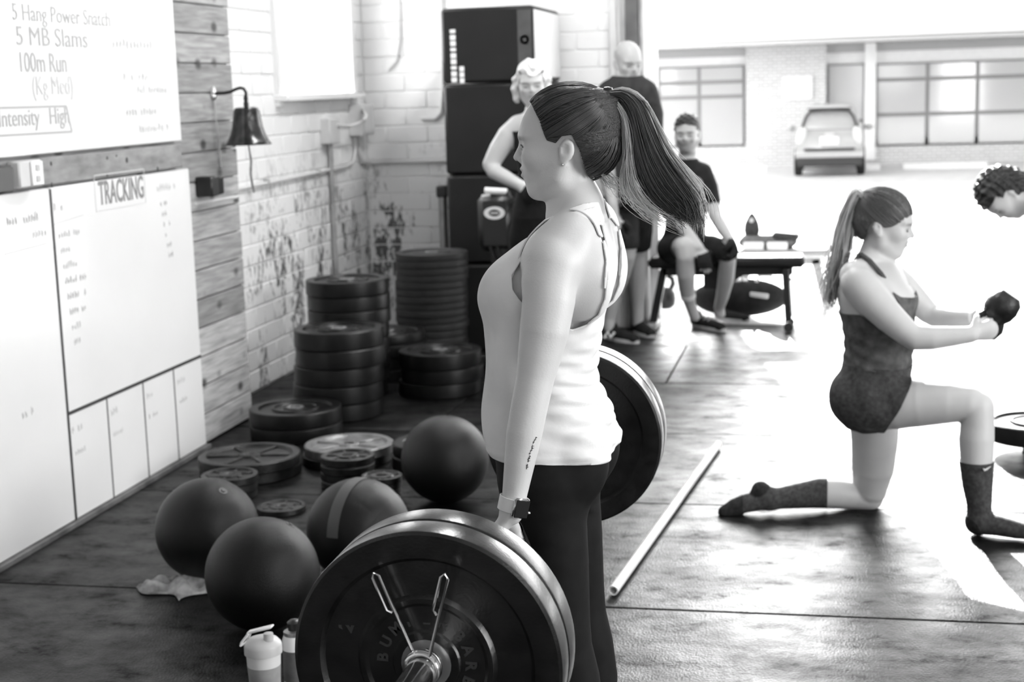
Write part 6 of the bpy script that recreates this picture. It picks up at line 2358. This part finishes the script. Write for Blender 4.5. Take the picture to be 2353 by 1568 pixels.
# ---- bearded man seated on the bench
def build_seated():
    Y0 = 10.2
    ps = empty('person', (float(W(1575, 590, Y0)[0]), Y0, 0))
    tag(ps, 'person in a black T-shirt and shorts sitting on the bench facing the camera', 'person')
    off = vl(ps.location)
    B = Field()
    trunk(B, [(372, 1558, 1602, .06), (385, 1542, 1618, .085), (405, 1533, 1626, .105), (450, 1530, 1624, .115), (510, 1532, 1618, .115), (560, 1526, 1618, .12), (590, 1524, 1620, .12)], Y0)
    B.chain([W(1580, 345, Y0), W(1578, 375, Y0)], [.055, .062], .03)
    al = C([(1613, 398, Y0, .060), (1626, 430, Y0 - .02, .058), (1636, 470, Y0 - .06, .050), (1644, 497, Y0 - .10, .043), (1662, 528, Y0 - .20, .040), (1678, 552, Y0 - .27, .030)])
    ar = C([(1542, 398, Y0, .060), (1534, 430, Y0 - .03, .058), (1538, 470, Y0 - .10, .050), (1552, 502, Y0 - .18, .043), (1582, 540, Y0 - .32, .041), (1606, 570, Y0 - .40, .032)])
    limb(B, al); limb(B, ar)
    hand(B, al[-1][0], _n(vl(W(1684, 572, Y0 - .30)) - al[-1][0]), (-.4, -.3, -.2), (0, -1, 0), 1.0, (.5, .7, .5))
    hand(B, ar[-1][0], _n(vl(W(1616, 598, Y0 - .44)) - ar[-1][0]), (-.3, 1, 0), (1, 0, 0), 1.0, (.25, .3, .3))
    l1 = C([(1545, 572, Y0 - .02, .092), (1556, 570, Y0 - .22, .082), (1570, 568, Y0 - .42, .064), (1574, 590, Y0 - .43, .058), (1576, 630, Y0 - .38, .060), (1578, 665, Y0 - .32, .050), (1586, 700, Y0 - .26, .037), (1596, 728, Y0 - .22, .035)])
    l2 = C([(1600, 574, Y0 - .02, .092), (1635, 573, Y0 - .14, .080), (1668, 578, Y0 - .25, .060), (1672, 600, Y0 - .25, .055), (1668, 640, Y0 - .15, .054), (1660, 680, Y0 - .04, .044), (1652, 708, Y0 + .05, .035), (1655, 722, Y0 + .06, .034)])
    limb(B, l1); limb(B, l2)
    hd = Head(W(1579, 312, Y0 - .01), (-.05, -1, -.05), (0, -.05, 1), 1.06)
    hd.build(B, 1.2, 1.12)
    V, Q = B.mesh(.0085, (1.10, 1.50, .0055), 2)
    np_mesh('body', V - off, Q, MATS['skin_far'], ps, hd.tone(V, None, .25, .38))
    zt_ = W(1580, 366, Y0)[2]; zb = W(1580, 592, Y0)[2]
    g = np.minimum(zt_ - V[:, 2], V[:, 2] - (zb - .02))
    ex = arm_excl(V, [al[1:], ar[1:], l1[1:], l2[1:]], .02)
    g = np.minimum(g, ex)
    g = np.maximum(g, np.maximum(along(V, al, -.2, .42), along(V, ar, -.2, .42)))
    g = np.minimum(g, np.where(np.abs(V[:, 0] - hd.o[0]) < .10, zt_ - V[:, 2], 1))
    garment('t_shirt', V - off, Q, g, .010, MATS['cloth_black'], ps, .003)
    gs = np.maximum(along(V, l1, -.25, .40, .04), along(V, l2, -.25, .40, .04))
    gs = np.maximum(gs, np.minimum(zb + .06 - V[:, 2], .10 - np.abs(V[:, 1] - Y0 - .02)))
    gs = np.minimum(gs, V[:, 2] - .38)
    for ch in (al, ar):
        gs = np.minimum(gs, arm_excl(V, [ch[3:]], .005))
    garment('shorts', V - off, Q, gs, .012, MATS['cloth_black'], ps, .004)
    garment('ankle_band', V - off, Q, along(V, l1, .80, .835, .02), .006, MATS['band_white'], ps, .003)
    # hair
    H = Field()
    H.ell(hd.p(-.008, 0, .050), [q * 1.06 for q in (.100, .080, .092)], .01, hd.ax())
    HV, HQ = H.mesh(.007)
    f, l, u = hd.loc(HV)
    gh = np.where(f > .03, u - .082 + .25 * np.abs(l), np.where(f > -.02, u - .035, u + .02))
    garment('hair', HV - off, HQ, gh, .0, MATS['hair_black'], ps, .003, lambda v: .006 * np.sin(v[:, 0] * 120) * np.sin(v[:, 2] * 140 + v[:, 1] * 60))
    # pale print on the chest
    pr = W(1594, 424, Y0 - .118)
    MB().ellipsoid(tuple(pr - off), (.062, .012, .055), 18, 10).build('shirt_print', MATS['rag'], ps)
    a, b = WF(1592, 750), WF(1664, 764)
    s1 = shoe('shoe', a, b, ps, off, 'cloth_black', .08, .042)
    for t in (.35, .5, .62):
        p = a + (b - a) * t
        MB().tube([tuple(p + vl((-.03, -.01, .062)) - off), tuple(p + vl((0, 0, .085)) - off), tuple(p + vl((.03, .01, .062)) - off)], .006, 6).build('lace', MATS['rag'], s1)
    a, b = WF(1644, 735), WF(1722, 742)
    shoe('shoe', a, b, ps, off, 'cloth_black', .075, .040)


build_seated()


# ---- bald man standing by the door post
def build_bald():
    Y0 = 9.72
    ps = empty('person', (float(W(1430, 780, Y0)[0]), Y0, 0))
    tag(ps, 'person in a dark T-shirt and shorts standing by the door post', 'person')
    off = vl(ps.location)
    B = Field()
    trunk(B, [(172, 1415, 1468, .06), (188, 1398, 1486, .085), (210, 1390, 1494, .11), (260, 1390, 1492, .12), (330, 1398, 1484, .115), (400, 1396, 1488, .12), (450, 1394, 1490, .125), (480, 1396, 1488, .12)], Y0)
    B.chain([W(1446, 170, Y0), W(1442, 200, Y0)], [.058, .068], .03)
    al = C([(1398, 212, Y0, .060), (1388, 260, Y0 - .02, .058), (1386, 330, Y0 - .05, .047), (1392, 400, Y0 - .13, .042), (1408, 470, Y0 - .18, .034), (1412, 500, Y0 - .18, .030)])
    ar = C([(1486, 212, Y0, .060), (1500, 262, Y0 + .02, .056), (1502, 330, Y0 + .02, .046), (1490, 395, Y0 - .06, .042), (1470, 440, Y0 - .14, .032)])
    limb(B, al); limb(B, ar)
    hand(B, al[-1][0], (0.1, -.1, -1), (.4, 1, 0), (.6, -.6, 0), 1.0, (.3, .5, .4))
    hand(B, ar[-1][0], (-.8, -.3, -.5), (0, 1, 0), (0, 0, 1), 1.0, (.3, .5, .4))
    l1 = C([(1424, 478, Y0, .098), (1432, 520, Y0 - .06, .088), (1440, 560, Y0 - .10, .068), (1438, 585, Y0 - .09, .064), (1428, 630, Y0 - .02, .060), (1412, 680, Y0 + .03, .046), (1402, 730, Y0 + .06, .037), (1400, 755, Y0 + .06, .036)])
    l2 = C([(1462, 478, Y0 + .05, .095), (1466, 530, Y0 + .12, .082), (1468, 580, Y0 + .20, .062), (1466, 640, Y0 + .24, .058), (1466, 700, Y0 + .28, .042), (1466, 745, Y0 + .30, .036)])
    limb(B, l1); limb(B, l2)
    hd = Head(W(1441, 146, Y0), (.55, -.80, -.28), (.12, -.2, 1), 1.10)
    hd.build(B, 1.15, 1.1)
    V, Q = B.mesh(.009, (1.62, 2.0, .006), 2)
    np_mesh('body', V - off, Q, MATS['skin_far'], ps, hd.tone(V, None, .5))
    zt_ = W(1440, 176, Y0)[2]; zw = W(1440, 455, Y0)[2]
    g = np.minimum(zt_ - V[:, 2], V[:, 2] - zw)
    g = np.minimum(g, arm_excl(V, [al[2:], ar[2:]], .02))
    g = np.maximum(g, np.maximum(along(V, al, -.2, .42), along(V, ar, -.2, .45)))
    garment('t_shirt', V - off, Q, g, .012, mat('tee_charcoal', .035, .85, spec=.2, noise=.3, nscale=20), ps, .003)
    gs = np.maximum(along(V, l1, -.3, .30, .05), along(V, l2, -.3, .34, .05))
    gs = np.maximum(gs, np.minimum(zw + .02 - V[:, 2], V[:, 2] - .88))
    gs = np.minimum(gs, arm_excl(V, [al[4:], ar[3:]], .03))
    gs = np.minimum(gs, zw + .02 - V[:, 2])
    garment('shorts', V - off, Q, gs, .014, MATS['cloth_black'], ps, .004)
    a = vl((l1[-1][0][0] - .02, l1[-1][0][1] + .05, 0)); b = vl((W(1466, 782, Y0 - .1)[0], l1[-1][0][1] - .16, 0))
    s1 = shoe('shoe', a, b, ps, off, 'cloth_black', .085, .044)
    m_ = (a + b) / 2
    nl = vl((m_[0] - .07, m_[1] - .02, .0))
    q0 = W(1389, 777, Y0 - .03); q1 = W(1397, 762, Y0 - .03); q2 = W(1403, 776, Y0 - .03); q3 = W(1412, 764, Y0 - .03)
    MB().tube([tuple(q - off) for q in (q0, q1, q2, q3)], .010, 6).build('shoe_logo', MATS['print_white'], s1)
    a = vl((l2[-1][0][0] - .02, l2[-1][0][1] + .05, 0)); b = a + vl((.14, -.22, 0))
    shoe('shoe', a, b, ps, off, 'cloth_black', .085, .044)


build_bald()


# ---- blonde woman standing behind the lifter
def build_blonde():
    Y0 = 8.15
    ps = empty('person', (float(W(1238, 800, Y0)[0]), Y0, 0))
    tag(ps, 'person in a black top with bare bent arms, standing before the jump boxes', 'person')
    off = vl(ps.location)
    B = Field()
    trunk(B, [(252, 1212, 1262, .05), (268, 1192, 1284, .075), (285, 1182, 1296, .095), (330, 1184, 1294, .105), (390, 1194, 1286, .095), (440, 1190, 1290, .10), (490, 1180, 1300, .115), (530, 1178, 1302, .115), (555, 1182, 1298, .11)], Y0)
    B.chain([W(1228, 235, Y0), W(1234, 262, Y0)], [.048, .056], .03)
    al = C([(1190, 288, Y0, .055), (1168, 312, Y0 - .01, .060), (1146, 345, Y0 - .02, .054), (1128, 378, Y0 - .03, .045), (1136, 394, Y0 - .05, .042), (1162, 408, Y0 - .10, .038), (1192, 424, Y0 - .15, .030)])
    ar = C([(1290, 290, Y0, .055), (1312, 330, Y0 + .01, .054), (1326, 385, Y0 - .02, .043), (1296, 415, Y0 - .10, .038), (1256, 432, Y0 - .15, .030)])
    limb(B, al); limb(B, ar)
    hand(B, al[-1][0], _n(vl(W(1222, 450, Y0 - .18)) - al[-1][0]), (0, 1, -.2), (.3, 0, 1), .95, (.5, .8, .6))
    hand(B, ar[-1][0], _n(vl(W(1228, 440, Y0 - .18)) - ar[-1][0]), (0, 1, -.2), (-.3, 0, 1), .95, (.5, .8, .6))
    for q in (-1, 1):
        l_ = [(W(1239 + q * 28, 550, Y0), .092), (W(1240 + q * 26, 640, Y0 - .01), .076), (W(1240 + q * 24, 720, Y0), .056), (W(1240 + q * 24, 780, Y0 + .02), .054)]
        x = l_[-1][0][0]; y = l_[-1][0][1]
        l_ += [(vl((x, y + .01, .25)), .044), (vl((x, y + .01, .07)), .036)]
        limb(B, l_)
        shoe('shoe', (x, y + .06, 0), (x + .03 * q, y - .19, 0), ps, off, 'cloth_black', .075, .04)
    hd = Head(W(1222, 198, Y0), (.18, -.95, -.12), (0, -.12, 1), 1.02)
    hd.build(B)
    V, Q = B.mesh(.008, (1.45, 1.85, .005), 2)
    np_mesh('body', V - off, Q, MATS['skin_pale'], ps, hd.tone(V, None, .6))
    zt_ = W(1235, 300, Y0)[2]; zw = W(1235, 500, Y0)[2]
    g = np.minimum(zt_ - V[:, 2], V[:, 2] - zw)
    g = np.minimum(g, arm_excl(V, [al[1:], ar[1:]], .012))
    garment('tank_top', V - off, Q, g, .006, MATS['cloth_black'], ps, .003)
    garment('leggings', V - off, Q, np.minimum(np.minimum(zw + .01 - V[:, 2], V[:, 2] - .09), arm_excl(V, [al[4:], ar[3:]], .02)), .005, MATS['leggings'], ps, .003)
    for q in (-1, 1):
        MB().tube([tuple(W(1239 + q * 34, 305, Y0 - .10) - off), tuple(W(1238 + q * 32, 275, Y0 - .075) - off), tuple(W(1237 + q * 30, 266, Y0) - off), tuple(W(1238 + q * 34, 300, Y0 + .10) - off)], .012, 8).build('strap', MATS['cloth_black'], ps)
    H = Field()
    H.ell(hd.p(-.010, 0, .050), (.103, .084, .095), .01, hd.ax())
    H.ell(hd.p(-.050, 0, -.005), (.070, .085, .095), .04, hd.ax())
    for q in (-1, 1):
        H.chain([hd.p(-.01, q * .082, .03), hd.p(-.005, q * .088, -.03), hd.p(.0, q * .080, -.075)], [.022, .022, .015], .02)
    HV, HQ = H.mesh(.006)
    f, l, u = hd.loc(HV)
    gh = np.where(f > .0, u - .062 + .35 * np.maximum(np.abs(l) - .02, 0) * -1.8, 1) + 0 * u
    gh = np.where(np.abs(l) > .066, 1, gh)
    gh = np.minimum(gh, u + .11)
    garment('hair', HV - off, HQ, gh, .0, MATS['hair_blonde'], ps, .003, lambda v: .004 * np.sin(v[:, 2] * 110 + 3 * np.sin(v[:, 0] * 50)))


build_blonde()


# ---- person bending into the picture from the side
def build_bender():
    Y0 = 7.25
    ps = empty('person', (float(W(2420, 1010, Y0)[0]), Y0, 0))
    tag(ps, 'person bending forward at the edge of the picture, only the head showing', 'person')
    off = vl(ps.location)
    B = Field()
    sh_ = W(2415, 470, Y0); hip = W(2640, 560, Y0)
    B.chain([sh_, (sh_ + hip) / 2, hip], [.12, .125, .14], .03, ((0, 1, 0), 1.2))
    nk = W(2365, 455, Y0)
    B.chain([W(2335, 448, Y0), nk, sh_], [.05, .052, .08], .03)
    hd = Head(W(2312, 450, Y0), (-.35, -.20, -.92), (-.90, -.1, .38), 1.0)
    hd.build(B)
    for q in (-1, 1):
        a_ = [(sh_ + vl((0, q * .16, -.02)), .055), (sh_ + vl((.02, q * .19, -.22)), .046), (sh_ + vl((.01, q * .20, -.46)), .032)]
        limb(B, a_)
        hand(B, a_[-1][0], (0, 0, -1), (1, 0, 0), (0, -q, 0), 1.0, (.9, 1.2, .9))
        kn_ = W(2393, 745, Y0); an_ = W(2440, 990, Y0)
        l_ = [(hip + vl((0, q * .10, -.02)), .10), (vl((kn_[0] + .06, Y0 + q * .12, kn_[2] + .09)), .078), (vl((kn_[0] + .0, Y0 + q * .13, kn_[2])), .060), (vl((kn_[0] + .04, Y0 + q * .13, kn_[2] - .16)), .062), (vl((an_[0], Y0 + q * .13, .09)), .038)]
        limb(B, l_)
        shoe('shoe', (an_[0] + .06, Y0 + q * .13, 0), (an_[0] - .18, Y0 + q * .14, 0), ps, off, 'cloth_black', .075, .04)
    V, Q = B.mesh(.009, None, 2)
    np_mesh('body', V - off, Q, MATS['skin_pale'], ps, hd.tone(V, None, .5))
    g = np.minimum(W(2400, 650, Y0)[2] - V[:, 2], V[:, 2] - .09)
    g = np.minimum(g, V[:, 0] - (sh_[0] + .03) + .2 * (V[:, 2] < .75))
    for q in (-1, 1):
        t, d, L = seg_t(V, sh_ + vl((.02, q * .19, -.22)), sh_ + vl((.01, q * .20, -.60)))
        g = np.minimum(g, d - .055)
    garment('leggings', V - off, Q, g, .006, MATS['leggings'], ps, .003)
    t, d, L = seg_t(V, sh_, hip)
    garment('t_shirt', V - off, Q, np.minimum(np.minimum(t * L + .06, .95 * L - t * L), .19 - d), .008, MATS['glare_shirt_white'], ps, .003)
    H = Field()
    H.ell(hd.p(-.012, 0, .050), (.106, .088, .098), .01, hd.ax())
    H.ell(hd.p(-.055, 0, .0), (.075, .078, .085), .03, hd.ax())
    H.ell(W(2288, 402, Y0), (.040, .040, .036), .02)
    HV, HQ = H.mesh(.006)
    f, l, u = hd.loc(HV)
    gh = np.where(f > .03, u - .060, np.where(f > -.015, u - .03, 1))
    garment('hair', HV - off, HQ, gh, .0, MATS['hair_black'], ps, .003, lambda v: .008 * np.sin(v[:, 0] * 130 + 2 * np.sin(v[:, 1] * 70)) * np.sin(v[:, 2] * 140 + v[:, 1] * 60))


build_bender()
